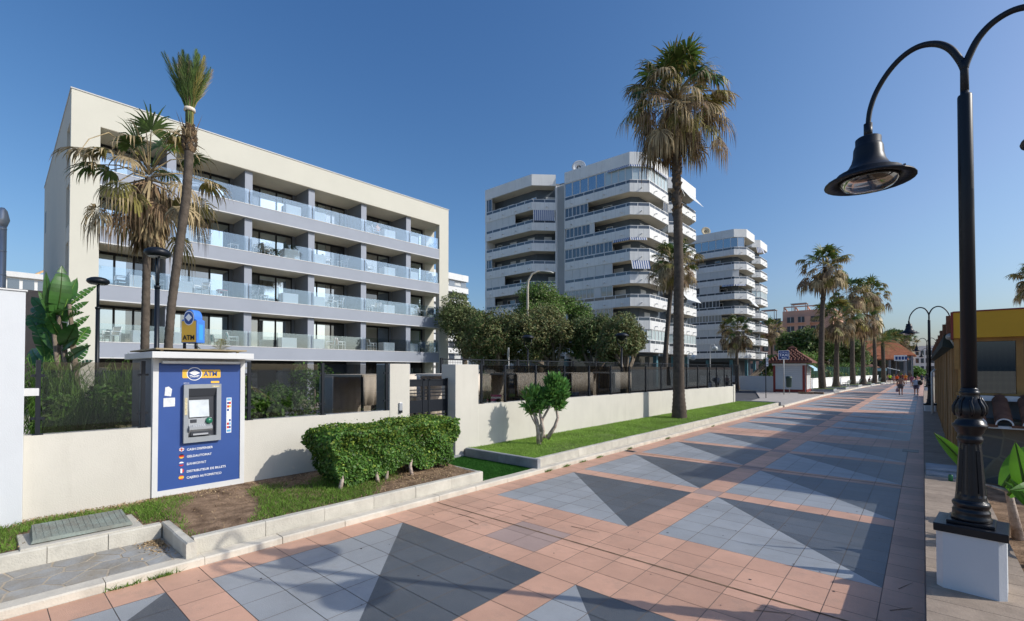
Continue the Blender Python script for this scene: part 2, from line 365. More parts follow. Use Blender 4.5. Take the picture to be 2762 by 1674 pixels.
# kerbs: a low limewashed kerb along the promenade, a planter kerb behind it
def kerb_line(mb, pts, wd, z0, z1, seg=1.0, mi=0):
    for (a, b) in zip(pts[:-1], pts[1:]):
        a, b = Vector(a), Vector(b); l = (b-a).length; n = max(1, round(l/seg)); t = (b-a)/l; nr = Vector((-t.y, t.x))
        for i in range(n):
            p, q = a+t*(l*i/n+.004), a+t*(l*(i+1)/n-.004)
            c = .018
            jz = rng.uniform(-.004,.004); jx = nr*rng.uniform(-.004,.004)
            P4 = [p+jx, q+jx, q+nr*wd+jx, p+nr*wd+jx]
            Q4 = [p+nr*c+jx, q+nr*c+jx, q+nr*(wd-c)+jx, p+nr*(wd-c)+jx]
            v = [(u.x,u.y,z0) for u in P4]+[(u.x,u.y,z1-c+jz) for u in P4]+[(u.x,u.y,z1+jz) for u in Q4]
            mb.add(v, [(3,2,1,0),(8,9,10,11)]+[(j,(j+1)%4,4+(j+1)%4,4+j) for j in range(4)]+[(4+j,4+(j+1)%4,8+(j+1)%4,8+j) for j in range(4)], mi)
lk = MB()
kerb_line(lk, [(-7.2,-3),(-7.2,36.2)], .24, -.03, .1, 1.0)
struct('low_kerb', lk, M['lowkerb'])
pk = MB()
kerb_line(pk, [(-7.44,1.96),(-7.44,7.5)], .14, .0, .31, 1.0)
kerb_line(pk, [(-7.3,1.84),(-8.62,1.84)][::-1], .12, .0, .31, .7)
kerb_line(pk, [(-8.5,-3),(-8.5,1.83)], .14, .0, .31, .62)
kerb_line(pk, [(-7.44,7.5),(-9.95,7.62)], .07, .0, .3, 1.3)
kerb_line(pk, [(-7.44,9.38),(-7.44,36.1)], .14, .0, .31, 1.0)
struct('planter_kerb', pk, M['concrete'])
pk = MB(); kerb_line(pk, [(-7.3,9.3),(-9.95,9.3)][::-1], .12, .0, .33, 1.3); kerb_line(pk, [(-10.1,36.1),(-7.3,36.1)], .14, .0, .36, 1.2)
struct('bed_end_kerb', pk, M['greyconc'])
# flagstone pad, left
M['flag'] = mat('flagstone', (.34,.295,.225), .9, .2, .15, 2.6, .5, 25, col2=(.32,.325,.32), island=.12)
struct('paving_bed', MB().box((-8.52,-3,0),(-7.42,1.84,.1)), mat('mortar', (.44,.37,.28), .95, .1, .15, 5, .4, 30))
fl = MB(); cells = []
for i in range(4):
    for j in range(14): cells.append((-8.5+.27*(i+.5)+rng.uniform(-.09,.09), -2.95+.36*(j+.5)+rng.uniform(-.13,.13)))
def vor(c, others, bx):
    poly = [Vector((bx[0],bx[2])), Vector((bx[1],bx[2])), Vector((bx[1],bx[3])), Vector((bx[0],bx[3]))]
    c = Vector(c)
    for o in others:
        o = Vector(o)
        if o == c or (o-c).length > 1.3: continue
        mid = (o+c)/2; nrm = (o-c).normalized(); mid = mid-nrm*.012; out = []
        for k in range(len(poly)):
            a, b = poly[k], poly[(k+1)%len(poly)]; da, db = (a-mid).dot(nrm), (b-mid).dot(nrm)
            if da <= 0: out.append(a)
            if da*db < 0: out.append(a+(b-a)*(da/(da-db)))
        poly = out
        if len(poly) < 3: return None
    return poly
for c in cells:
    p = vor(c, cells, (-8.49,-7.43,-2.98,1.83))
    if p: fl.prism([(q.x,q.y) for q in p], .095, .104+rng.uniform(-.002,.002))
struct('flagstone_paving', fl, M['flag'])
# concrete hatch
ht = thing('hatch_cover', 'sloping grey ribbed concrete hatch cover in the grass by the kerb', 'hatch', (-8.93, 1.0, .3))
f = MB(); f.box((-.4,-.62,-.2),(.4,.62,.035)); f.build('frame', M['concrete'], ht, bevel=.01)
f = MB(); vs = [(.3,-.52,.05),(.3,.52,.05),(-.32,.5,.05),(-.32,-.5,.05),(.27,-.5,.09),(.27,.5,.09),(-.3,.48,.16),(-.3,-.48,.16)]
f.add(vs, [(3,2,1,0),(4,5,6,7),(0,1,5,4),(1,2,6,5),(2,3,7,6),(3,0,4,7)])
for i in range(14):
    y = -.46+.07*i; f.add([(.26,y,.092),(.26,y+.03,.092),(-.29,y+.03,.162),(-.29,y,.162),(.26,y,.0945),(.26,y+.03,.0945),(-.29,y+.03,.1645),(-.29,y,.1645)], [(4,5,6,7),(0,1,5,4),(1,2,6,5),(2,3,7,6),(3,0,4,7)])
f.build('lid', mat('hatch_concrete', (.25,.24,.2), .95, .1, .25, 5, .5, 40, col2=(.2,.23,.2)), ht)

# planting beds
def ground_patch(name, x0, x1, y0, y1, z0, z1, m, nx=8, ny=30, amp=.02):
    mb = MB(); vs = []
    for j in range(ny+1):
        for i in range(nx+1):
            x, y = x0+(x1-x0)*i/nx, y0+(y1-y0)*j/ny
            vs.append((x, y, z0+(z1-z0)*i/nx+amp*(math.sin(x*3.1+y*2.3)+math.sin(y*4.7-x*1.7))*.5*(0 if i in (0,nx) else 1)))
    mb.add(vs, [(j*(nx+1)+i, j*(nx+1)+i+1, (j+1)*(nx+1)+i+1, (j+1)*(nx+1)+i) for j in range(ny) for i in range(nx)], 0, True)
    return struct(name, mb, m)
ground_patch('soil_bed', -10.1, -7.55, 1.95, 7.53, .36, .29, M['soil'])
ground_patch('soil_bed', -10.1, -8.62, -3, 1.95, .33, .29, M['soil'], ny=14)
ground_patch('lawn_bed', -10.1, -7.56, 9.4, 36.1, .27, .28, M['lawn'], ny=60)
struct('turf_strip', MB().box((-9.98,7.6,-.02),(-7.42,9.32,.085)), M['turf'])
struct('gate_step', MB().box((-10.7,7.5,-.02),(-9.98,9.32,.14)), M['greyconc'])
def blades(name, n, fn, h, wd, m, lean=.5, seed=1):
    r_ = np.random.default_rng(seed); P = np.array(fn(n, r_)); n = len(P)
    th = r_.uniform(0, 2*np.pi, n); hh = h*r_.uniform(.5, 1.3, n); ln = hh*r_.uniform(0, lean*2, n); ph = r_.uniform(0, 2*np.pi, n)
    dx, dy = np.cos(th)*wd, np.sin(th)*wd
    V = np.empty((n, 3, 3)); V[:,0] = P-np.stack([dx,dy,0*dx],1); V[:,1] = P+np.stack([dx,dy,0*dx],1)
    V[:,2] = P+np.stack([np.cos(ph)*ln, np.sin(ph)*ln, hh],1)
    return fast_mesh(name, V.reshape(-1,3), np.arange(3*n).reshape(n,3), m)
def fast_mesh(name, V, F, m, mi=None, parent=None):
    me = D.meshes.new(name); k = F.shape[1]; nf = len(F)
    me.vertices.add(len(V)); me.vertices.foreach_set('co', V.astype(np.float32).ravel())
    me.loops.add(nf*k); me.loops.foreach_set('vertex_index', F.astype(np.int32).ravel())
    me.polygons.add(nf); me.polygons.foreach_set('loop_start', np.arange(0, nf*k, k, dtype=np.int32))
    for x in (m if isinstance(m, (list, tuple)) else [m]): me.materials.append(x)
    if mi is not None: me.polygons.foreach_set('material_index', np.asarray(mi, dtype=np.int32))
    me.update(calc_edges=True); me.validate()
    o = D.objects.new(name, me); COL.objects.link(o)
    if parent is not None: o.parent = parent
    return o
def nz2(x, y): return np.sin(x*2.1+y*1.3)+np.sin(x*1.1-y*2.7+1.3)+np.sin(x*5.3+y*3.9)*.5
def f_near(n, r_):
    x = r_.uniform(-10.05,-7.58,n); y = r_.uniform(-2.5,7.5,n)
    bare = np.exp(-(((x+9.0)/1.25)**2+((y-2.75+.25*(x+8.8))/.42)**2))*2.6 + np.clip((y-4.7)/.8,0,1)*1.1 + np.clip((y-2.2)/.4,0,1)*np.exp(-((x+9.9)/.3)**2)*1.3 + np.exp(-((x+10.05)/.16)**2)*1.6
    keep = (nz2(x,y)*.45+r_.uniform(0,1.0,n)+.55) > bare*1.35+.35
    keep &= ~((x>-8.62)&(y<1.95)) & ~((x>-9.35)&(x<-8.5)&(y>.36)&(y<1.64))
    x, y = x[keep], y[keep]; return np.stack([x,y,np.full_like(x,.3)+(-7.55-x)*.02],1)
tag(blades('grass', 52000, f_near, .07, .006, M['grass'], .8, 3), 'uneven green grass growing in the near soil bed', 'grass', kind='stuff')
def f_lit(n, r_):
    y = r_.uniform(-2.5,7.4,n); k = r_.uniform(0,1,n)
    x = np.where((k<.35)&(y<3), -10.05+np.abs(r_.normal(0,.16,n)), r_.uniform(-10,-7.6,n))
    keep = (y>4.6)|(x<-9.6)|(r_.uniform(0,1,n)<.18)
    keep &= ~((x>-8.62)&(y<1.95))
    x, y = x[keep], y[keep]; return np.stack([x,y,np.full_like(x,.305)+(-7.55-x)*.022],1)
tag(blades('leaf_litter', 9000, f_lit, .022, .011, M['litter'], 1.6, 9), 'dry leaf litter scattered over the near soil bed', 'litter', kind='stuff')
def f_pad(n, r_):
    x = -8.45+np.abs(r_.normal(0,.28,n)); y = 1.8-np.abs(r_.normal(0,.12,n)); k = (x<-7.5)&(y>.9); return np.stack([x[k],y[k],np.full(k.sum(),.105)],1)
tag(blades('leaf_litter', 420, f_pad, .018, .014, M['litter'], 1.6, 12), 'dry leaves gathered in the corner of the flagstone pad', 'litter', kind='stuff')
def f_lawn(n, r_):
    x = r_.uniform(-10.02,-7.6,n); y = 9.45+26.6*r_.uniform(0,1,n)**1.7
    keep = (nz2(x*.8,y*.7)+r_.uniform(-.6,2.2,n) > -.9)
    keep &= (r_.uniform(0,1,n) > np.exp(-(((x+8.1)/.9)**2+((y-11.2)/.9)**2))*.75)
    x, y = x[keep], y[keep]; return np.stack([x,y,np.full_like(x,.275)],1)
tag(blades('lawn_grass', 100000, f_lawn, .05, .006, M['lawnblade'], .6, 4), 'green mown grass covering the long lawn bed', 'grass', kind='stuff')
def f_turf(n, r_):
    return np.stack([r_.uniform(-9.97,-7.46,n), r_.uniform(7.68,9.28,n), np.full(n,.085)],1)
tag(blades('turf_grass', 26000, f_turf, .026, .004, M['turf'], .5, 5), 'short even green turf between the two beds', 'turf', kind='stuff')
def f_weed(n, r_):
    y = r_.choice(np.array([1.2,1.55,-.3,9.6,10.4,11.2,12.1,14,17,22]), n)+r_.normal(0,.09,n); return np.stack([np.full(n,-7.19)+r_.normal(0,.012,n), y, np.full(n,.0)],1)
tag(blades('kerb_weeds', 900, f_weed, .07, .006, M['grass'], .9, 6), 'small weeds sprouting along the low kerb', 'weeds', kind='stuff')
struct('garden_ground', MB().quad((-60,-20,.1),(-10.2,-20,.1),(-10.2,36,.1),(-60,36,.1)), M['garden'])
struct('bounce_yard', MB().box((-60,-25,.02),(-20.5,2.9,.115)), mat('bounce_paving', (.55,.5,.42), .9, .2, .08, 1))  # unseen pale paving, added to bounce warm light onto the hotel's side wall
struct('terrace_paving', MB().box((-34,3,.1),(-24.5,29,.14)), M['pave'])
struct('pool_deck', MB().box((-15.2,4.6,.1),(-11.0,24.2,.13)), M['woodbase'])
struct('garden_path', MB().box((-17.6,0,.1),(-16.2,33,.125)), M['asphalt'])

# ---------------------------------------------------------------- side street, pavement beyond the lawn
struct('side_road', MB().box((-120,36.3,-.04),(-8.6,60,.03)), M['asphalt'])
pv = MB(); pv.prism([(-7.2,36.35),(-7.25,52),(-7.0,67),(-6.3,86),(-5.0,106),(-1.5,134),(-11,134),(-11.5,66),(-14.5,60),(-14,57),(-10.6,44.5),(-10.0,36.35)], -.02, .1)
struct('pavement', pv, M['pave'])
kb = MB(); kerb_line(kb, [(-7.14,36.35),(-7.2,52),(-6.95,67),(-6.25,86),(-4.95,106),(-1.45,134)], .2, -.02, .125, 1.5); struct('pavement_kerb', kb, M['lowkerb'])

# ---------------------------------------------------------------- garden wall
wall = thing('garden_wall', 'long low cream garden wall with two tall pillars along the planting beds', 'wall', (-10.25, 17, 0))
wt = lambda y: 1.60-.0058*(y-0)
g = MB()
g.prismX([(.47,0),(6.9,0),(6.9,wt(6.9)),(.47,wt(.47))], -10.36, -10.1)
g.prismX([(9.98,0),(35.2,0),(35.2,wt(35.2)),(9.98,wt(9.98))], -10.36, -10.1)
g.build('wall', M['creamwall'], wall, world=True)
for (a, b) in [(6.85,7.46),(9.05,9.98)]:
    MB().box((-10.7,a,0),(-10.09,b,2.735)).build('pillar', M['creamwall'], wall, world=True, bevel=.012)
MB().box((-10.5,35.2,0),(-10.06,35.55,1.5)).build('end_post', M['creamwall'], wall, world=True, bevel=.01)
ik = MB().box((-10.089,7.13,1.55),(-10.05,7.2,1.74)); ik.box((-10.089,7.14,1.52),(-10.06,7.19,1.55),1)
o = thing('intercom', 'small grey intercom box fixed on the left gate pillar', 'intercom', (-10.09, 7.16, 1.6)); MB().box((0,-.045,-.06),(.045,.045,.14)).build('body', M['steel'], o, bevel=.006); MB().box((.005,-.04,-.12),(.05,.04,-.06)).build('keypad', M['black'], o)

# glass screen on the wall: posts, clamps, panes
def screen(label, posts, loc, step=1):
    t = thing('glass_screen', label, 'glass screen', loc)
    for i, y in enumerate(posts):
        z0 = wt(y)
        p = MB(); p.box((-10.2,y-.028,z0),(-10.14,y+.028,2.74)); p.box((-10.23,y-.06,z0-.001),(-10.11,y+.06,z0+.014))
        for zc in (z0+.25, 2.5): p.box((-10.19,y-.075,zc-.02),(-10.15,y+.075,zc+.02))
        p.build('post', M['black'], t, world=True)
    for a, b in zip(posts[:-1], posts[1:]):
        MB().prismX([(a+.045,wt(a)+.03),(b-.045,wt(b)+.03),(b-.045,2.71),(a+.045,2.71)], -10.176, -10.164).build('pane', M['screenglass'], t, world=True)
    return t
screen('dark framed glass screen on the wall left of the cash machine', [.62, 1.9], (-10.17, 1.2, 1.6))
screen('dark framed glass screen on the wall between cash machine and gate', [3.6, 5.13, 6.8], (-10.17, 5.2, 1.6))
screen('long dark framed glass screen on the wall right of the gate', [10.17,11.25,12.85,14.58,16.32,18.07,19.77,21.48,23.27,25.0,26.75,28.52,30.2,31.9,33.5,35.06], (-10.17, 22, 1.6))
# gate
gt = thing('metal_gate', 'black metal gate with wide slats between two cream pillars', 'gate', (-10.45, 8.27, .12))
fr = MB()
for y in (-.8, -.13, .13-.06, .72): fr.box((-.03,y,0),(.03,y+.07,2.22))
fr.box((-.03,-.8,2.16),(.03,.78,2.2)); fr.build('frame', M['black'], gt)
pn = MB()
for (z0, z1) in [(.02,.42),(.52,.56),(.66,.7),(.8,.84),(1.28,1.62),(2.0,2.18)]: pn.box((-.016,-.79,z0),(.016,.78,z1))
for z in (.98, 1.08, 1.18, 1.71, 1.80, 1.89): pn.box((-.016,-.79,z),(.016,.78,z+.028))
pn.build('slats', M['black'], gt)

# ---------------------------------------------------------------- white building at the left edge
wb = thing('white_building', 'plain cool white building cut by the left edge of the picture', 'building', (-12, -3, 0))
b = MB(); b.box((-15,-9,0),(-9.9,.46,3.74)); b.build('wall', M['coolwhite'], wb, world=True, bevel=.01)
b = MB(); b.box((-9.9,-6,.0),(-9.86,.2,.78)); b.box((-9.9,-6,.78),(-9.84,.22,.81)); b.build('plinth', M['coolwhite'], wb, world=True)
b = MB(); b.box((-9.9,-.25,2.25),(-9.74,-.03,2.38)); b.build('wall_light', M['white'], wb, world=True)
b = MB(); b.box((-10.2,.455,2.2),(-10.0,.62,2.31)); b.box((-15,-9,3.74),(-9.88,.48,3.76)); b.build('ledge', M['white'], wb, world=True)

# ---------------------------------------------------------------- cash machine booth
bt = thing('cash_machine_booth', 'white booth with a blue panel holding a cash machine', 'cash machine', (-10.6, 2.75, .3))
b = MB(); b.box((-11.9,2.05,0),(-10.16,3.46,2.79)); b.build('cabin', M['greydark'], bt, world=True)
b = MB(); b.box((-10.2,2.02,0),(-10.07,2.1,2.79)); b.box((-10.2,3.41,0),(-10.07,3.49,2.79)); b.box((-10.2,2.1,0),(-10.07,3.41,.46)); b.box((-10.2,2.1,2.71),(-10.075,3.41,2.79)); b.build('frame', M['white'], bt, world=True)
b = MB(); b.box((-10.15,2.1,.46),(-10.086,3.41,2.71)); b.build('front_panel', M['bluepanel'], bt, world=True)
b = MB(); b.box((-12,1.94,2.79),(-9.76,3.54,2.9)); b.build('roof', M['white'], bt, world=True, bevel=.008)
b = MB(); b.box((-11.95,2.02,2.94),(-9.9,3.46,2.965)); [b.box((-11.5+k*.75,2.1+j*1.2,2.9),(-11.46+k*.75,2.14+j*1.2,2.94)) for k in range(3) for j in range(2)]; b.build('roof_tray', mat('weathered_sheet', (.3,.24,.15), .8, .2, .3, 3), bt, world=True)
b = MB(); b.box((-10.07,2.13,2.69),(-9.99,3.38,2.755)); b.build('awning_box', M['steel'], bt, world=True, bevel=.015)
# machine
am = MB(); Y0, Y1, Z0, Z1 = 2.463, 3.06, 1.262, 2.32; X = -10.086
iy0, iy1, iz0, iz1 = 2.535, 2.985, 1.36, 2.245
for (a, c_) in [((Y0,Z0),(iy0,Z1)),((iy1,Z0),(Y1,Z1)),((iy0,Z0),(iy1,iz0)),((iy0,iz1),(iy1,Z1))]: am.box((X,a[0],a[1]),(X+.075,c_[0],c_[1]))
am.build('machine_surround', M['atmgrey'], bt, world=True)
am = MB()
X0 = X+.006; am.box((X0-.004,iy0,iz0),(X0,iy1,iz1))
am.quad((X+.07,iy0+.001,iz1-.001),(X+.07,iy1-.001,iz1-.001),(X+.02,iy1-.001,2.1),(X+.02,iy0+.001,2.1))
am.build('machine_recess', M['atmdark'], bt, world=True)
am = MB(); am.add([(X+.01,iy0+.02,2.03),(X+.01,2.87,2.03),(X+.055,2.87,1.72),(X+.055,iy0+.02,1.72)], [(0,3,2,1)]); am.build('screen', M['screen'], bt, world=True)
am = MB(); am.prismY([(X+.003,1.7),(X+.06,1.7),(X+.066,1.58),(X+.13,1.545),(X+.13,1.5),(X+.01,1.37),(X+.003,1.37)], iy0+.004, iy1-.08); am.build('console', mat('atm_console', (.38,.4,.42), .4, .5, metal=.3), bt, world=True)
am = MB(); [am.box((X+.075+.017*i,2.6+.035*j,1.563-.009*i),(X+.088+.017*i,2.625+.035*j,1.578-.009*i)) for i in range(3) for j in range(6)]; am.build('keypad', M['steel'], bt, world=True)
am = MB(); am.tube([(X+.06,2.86,1.64),(X+.1,2.86,1.64)], [.062,.05], 18); am.build('card_slot', M['green_bezel'], bt, world=True)
am = MB(); am.box((X+.066,2.57,1.39),(X+.095,2.9,1.485)); am.build('cash_slot', M['atmdark'], bt, world=True); am = MB(); am.box((X+.09,2.6,1.395),(X+.11,2.84,1.425)); am.build('cash_lip', M['steel'], bt, world=True)
am = MB(); am.box((X+.062,iy0+.03,1.62),(X+.07,iy0+.13,1.68)); am.build('receipt_slot', M['atmdark'], bt, world=True)
am = MB(); am.box((X+.076,2.475,1.77),(X+.08,2.515,2.08)); am.box((X+.076,2.9,2.262),(X+.08,3.03,2.29)); am.build('machine_sticker', mat('worn_sticker', (.6,.52,.34), .6, .3, .3, 30), bt, world=True)
# printed sign on the panel
PX = -10.0855
def disc(mb, y, z, r, x, n=28, mi=0, r2=0, yz=1):
    ring = [(x, y+r*math.cos(2*math.pi*i/n), z+yz*r*math.sin(2*math.pi*i/n)) for i in range(n)]
    if not r2: mb.add(ring, [tuple(range(n))], mi)
    else:
        inn = [(x, y+r2*math.cos(2*math.pi*i/n), z+r2*math.sin(2*math.pi*i/n)) for i in range(n)]
        mb.add(ring+inn, [(i,(i+1)%n,n+(i+1)%n,n+i) for i in range(n)], mi)
sg = MB()
def rrect(mb, y0, z0, y1, z1, r, x, mi=0):
    pts = []
    for (cy, cz, a0) in [(y1-r,z1-r,0),(y0+r,z1-r,90),(y0+r,z0+r,180),(y1-r,z0+r,270)]:
        pts += [(x, cy+r*math.cos(R(a0+k*22.5)), cz+r*math.sin(R(a0+k*22.5))) for k in range(5)]
    mb.add(pts, [tuple(range(len(pts)))], mi)
rrect(sg, 2.452, 2.435, 3.066, 2.59, .02, PX+.002, 0); rrect(sg, 2.905, 2.335, 3.045, 2.375, .008, PX+.002, 0)
disc(sg, 2.64, 2.512, .122, PX+.004, mi=1); disc(sg, 2.64, 2.512, .108, PX+.006, mi=2)
for (dz, h_, mi, k) in [(-.028,.03,1,.008),(-.014,.03,2,.0095),(.018,.05,1,.011)]:
    c0 = 2.512+dz; sg.add([(PX+k,2.64-.085,c0),(PX+k,2.64,c0-h_),(PX+k,2.64+.085,c0),(PX+k,2.64,c0+h_)], [(0,1,2,3)], mi)
sg.build('sign_print', [M['yellow'], M['printwhite'], M['bluepanel']], bt, world=True)
def text(parent, s, loc, size, m, rot, name='lettering', align='LEFT', bold=0, sx=1, world=True):
    cu = D.curves.new('t', 'FONT'); cu.body = s; cu.size = size; cu.align_x = align; cu.offset = bold; cu.extrude = .0008; cu.resolution_u = 3
    o = D.objects.new('t', cu); COL.objects.link(o)
    dg = bpy.context.evaluated_depsgraph_get(); me = D.meshes.new_from_object(o.evaluated_get(dg)); D.objects.remove(o); D.curves.remove(cu)
    me.name = name; me.materials.clear(); me.materials.append(m)
    Mt = Matrix.Translation(Vector(loc)) @ rot @ Matrix.Diagonal((sx,1,1,1))
    if parent is not None and world: Mt = Matrix.Translation(-Vector(parent.location)) @ Mt
    me.transform(Mt); o = D.objects.new(name, me); COL.objects.link(o)
    if parent is not None: o.parent = parent
    return o
FX = Matrix(((0,0,1,0),(1,0,0,0),(0,1,0,0),(0,0,0,1)))     # facing +X: text x -> +Y, y -> +Z
FY = Matrix(((1,0,0,0),(0,0,-1,0),(0,1,0,0),(0,0,0,1)))    # facing -Y
text(bt, 'ATM', (PX+.004, 2.785, 2.47), .122, M['bluepanel'], FX, bold=.003, sx=.9)
text(bt, 'EURONET', (PX+.012, 2.64, 2.447), .034, M['printwhite'], FX, align='CENTER')
text(bt, 'ATM ID: 00000007'[:7], (PX+.003, 2.47, 2.335), .026, M['printwhite'], FX)
for s, z in [('CASH DISPENSER',1.14),('GELDAUTOMAT',1.015),('БАНКОМАТ',.878),('DISTRIBUTEUR DE BILLETS',.745),('CAJERO AUTOMÁTICO',.632)]:
    text(bt, s, (PX+.003, 2.533, z-.025), .0575, M['printwhite'], FX, bold=.0008, sx=.94)
gold = M['yellow']; blk = M['black']
def flag(z, kind):
    f = MB(); y, r = 2.452, .04
    mats = [M['printwhite'], M['red'], gold, blk, M['bluepanel']]
    def band(a, b, mi, vert=False, k=.004):
        pts = []; n = 8
        for i in range(n+1):
            q = a+(b-a)*i/n; h_ = math.sqrt(max(0, r*r-q*q)); pts.append((q, h_))
        ring = [(q, h_) for q, h_ in pts]+[(q, -h_) for q, h_ in pts[::-1]]
        f.add([(PX+k, y+(q if vert else h_), z+(h_ if vert else q)) for q, h_ in ring], [tuple(range(len(ring)))], mi)
    t3 = r/3
    if kind == 'de': band(-r,-t3,2); band(-t3,t3,1); band(t3,r,3)
    if kind == 'ru': band(-r,-t3,1); band(-t3,t3,4); band(t3,r,0)
    if kind == 'fr': band(-r,-t3,4,True); band(-t3,t3,0,True); band(t3,r,1,True)
    if kind == 'es': band(-r,-r/2,1); band(-r/2,r/2,2); band(r/2,r,1)
    if kind == 'uk':
        band(-r,r,4)
        for a_ in (.6,-.6):
            f.add([(PX+.005,y+math.cos(a_)*s1*.038-math.sin(a_)*s2*.006,z+math.sin(a_)*s1*.038+math.cos(a_)*s2*.006) for s1,s2 in ((-1,-1),(1,-1),(1,1),(-1,1))], [(0,1,2,3)], 0)
        f.add([(PX+.006,y-.012,z-.038),(PX+.006,y+.012,z-.038),(PX+.006,y+.012,z+.038),(PX+.006,y-.012,z+.038)], [(0,1,2,3)], 0); f.add([(PX+.006,y-.038,z-.011),(PX+.006,y+.038,z-.011),(PX+.006,y+.038,z+.011),(PX+.006,y-.038,z+.011)], [(0,1,2,3)], 0)
        f.add([(PX+.007,y-.006,z-.039),(PX+.007,y+.006,z-.039),(PX+.007,y+.006,z+.039),(PX+.007,y-.006,z+.039)], [(0,1,2,3)], 1); f.add([(PX+.007,y-.039,z-.006),(PX+.007,y+.039,z-.006),(PX+.007,y+.039,z+.006),(PX+.007,y-.039,z+.006)], [(0,1,2,3)], 1)
    f.build('flag_badge', mats, bt, world=True)
for z, k in [(1.148,'uk'),(1.025,'de'),(.888,'ru'),(.762,'fr'),(.645,'es')]: flag(z, k)
cs = MB(); cs.quad((PX+.002,3.172,1.375),(PX+.002,3.258,1.375),(PX+.002,3.258,2.048),(PX+.002,3.172,2.048), 0)
cc = [(1,),(2,3),(3,4),(2,0),(0,),(0,),(0,2),(3,1),(3,2),(1,)]
for i, c_ in enumerate(cc[::-1]):
    z = 1.385+.0665*i
    for j, k in enumerate(c_):
        a, b_ = 3.182+.066*j/len(c_), 3.182+.066*(j+1)/len(c_); cs.quad((PX+.004,a,z+.008),(PX+.004,b_,z+.008),(PX+.004,b_,z+.052),(PX+.004,a,z+.052), k)
cs.build('card_stickers', [M['printwhite'], mat('pale_blue_print', (.15,.42,.65), .5), M['bluepanel'], M['red'], M['yellow']], bt, world=True)
st = MB(); st.add([(PX+.003,y,z) for y,z in [(2.19,2.13),(2.285,2.115),(2.3,2.24),(2.25,2.29),(2.2,2.275)]], [(0,1,2,3,4)]); st.quad((PX+.003,2.175,1.93),(PX+.003,2.345,1.935),(PX+.003,2.345,2.09),(PX+.003,2.175,2.085)); st.build('paper_notice', mat('paper', (.72,.74,.74), .8, .2, .12, 20), bt, world=True)
# rooftop sign
rs = thing('rooftop_sign', 'blue and yellow plastic sign box standing on the booth roof', 'sign', (-10.6, 2.83, 2.965), R(33))
for x_ in (0, -.25): q = MB(); q.tube([(x_,-.05,0),(x_,-.05,.16)], .028, 8); q.build('stand', M['black'], rs)
def signout(k):
    p = [(-.17*k,-.0),( .17*k,0),(.17*k,.44),(.11*k,.47)]+[(.115*k*math.cos(R(a)),.5+.15*math.sin(R(a))) for a in range(0,181,18)]+[(-.11*k,.47),(-.17*k,.44)]
    return p
# sign faces -Y (towards the camera side)
q = MB(); q.prismY([(x-.12,z+.14) for x,z in signout(1)], -.09, .11); q.build('case', M['blueplastic'], rs, bevel=.012)
q = MB(); q.add([(-.12+x,-.094,.14+z) for x,z in [(-.155,.015),(.155,.015),(.155,.425),(-.155,.425)]], [(0,1,2,3)], 0)
def disc2(mb, x, z, r, y, n=24, mi=0): mb.add([(x+r*math.cos(2*math.pi*i/n), y, z+1.25*r*math.sin(2*math.pi*i/n)) for i in range(n)], [tuple(range(n))], mi)
disc2(q, -.12, .62, .112, -.0965, mi=1); disc2(q, -.12, .62, .098, -.099, mi=2)
q.add([(-.12+x,-.1015,.63+z) for x,z in [(-.075,0),(0,-.075),(.075,0),(0,.075)]], [(0,1,2,3)], 1); q.build('front_print', [M['yellow'], M['printwhite'], M['bluepanel']], rs)
text(rs, 'ATM', (-.245,-.0965,.2), .13, M['black'], FY, bold=.004, sx=.95, world=False)
cq = MB(); cq.add([(.051,-.04,.2),(.051,.06,.2),(.051,.06,.5),(.051,-.04,.5)], [(0,1,2,3)]); cq.build('side_print', mat('sky_blue_print', (.05,.32,.65), .5), rs)
# ---------------------------------------------------------------- hotel
HB = [3.2, 6.29, 9.38, 12.47]; HP = [4.15, 8.33, 12.5, 16.65, 20.85]; HL, HR, HW = 1.15, 24.2, 25.25
hotel = thing('hotel_building', 'four storey cream framed hotel with blue grey balcony bands and glass balustrades', 'building', (-33.0, 3.06, 0), R(-1.03))
ZT = 17.15
b = MB()
b.box((-20,HL,15.58),(0,HR,ZT))
for (a, c_) in [(0,HL),(HR,HW)]:
    b.box((-.5,a,0),(0,c_,ZT)); b.box((-20,a,0),(-2.1,c_,ZT))
    prev = 0
    for k, z in enumerate(HB):
        b.box((-2.1,a+.02,z),(-.5,c_-.02,z+.87 if c_ < 2 else z+.5))
    b.box((-2.1,a,15.58),(-.5,c_,ZT))
b.box((-20,HL,0),(-19.6,HR,15.58))
b.build('wall', M['cream'], hotel)
b = MB(); b.box((-20.05,-.04,ZT),(.04,HW+.04,ZT+.06)); b.build('roof_edge', mat('roof_flashing', (.5,.5,.49), .5), hotel)
for k, z in enumerate(HB):
    b = MB(); b.box((-.24,HL+.003,z+.03),(-.03,HR-.003,z+.84)); b.build('balcony_band', M['greyband'], hotel)
    b = MB(); b.box((-.26,HL+.002,z-.02),(-.005,HR-.002,z+.03)); b.box((-.25,HL+.002,z+.84),(-.01,HR-.002,z+.88)); b.build('band_edge', M['white'], hotel)
    b = MB(); b.box((-14.6,HL+.001,z),(-.24,HR-.001,z+.86)); b.build('floor_slab', M['ceiling'], hotel)
b = MB(); b.box((-2.4,HL+.001,15.56),(-.01,HR-.001,15.579)); b.build('top_soffit', M['ceiling'], hotel)
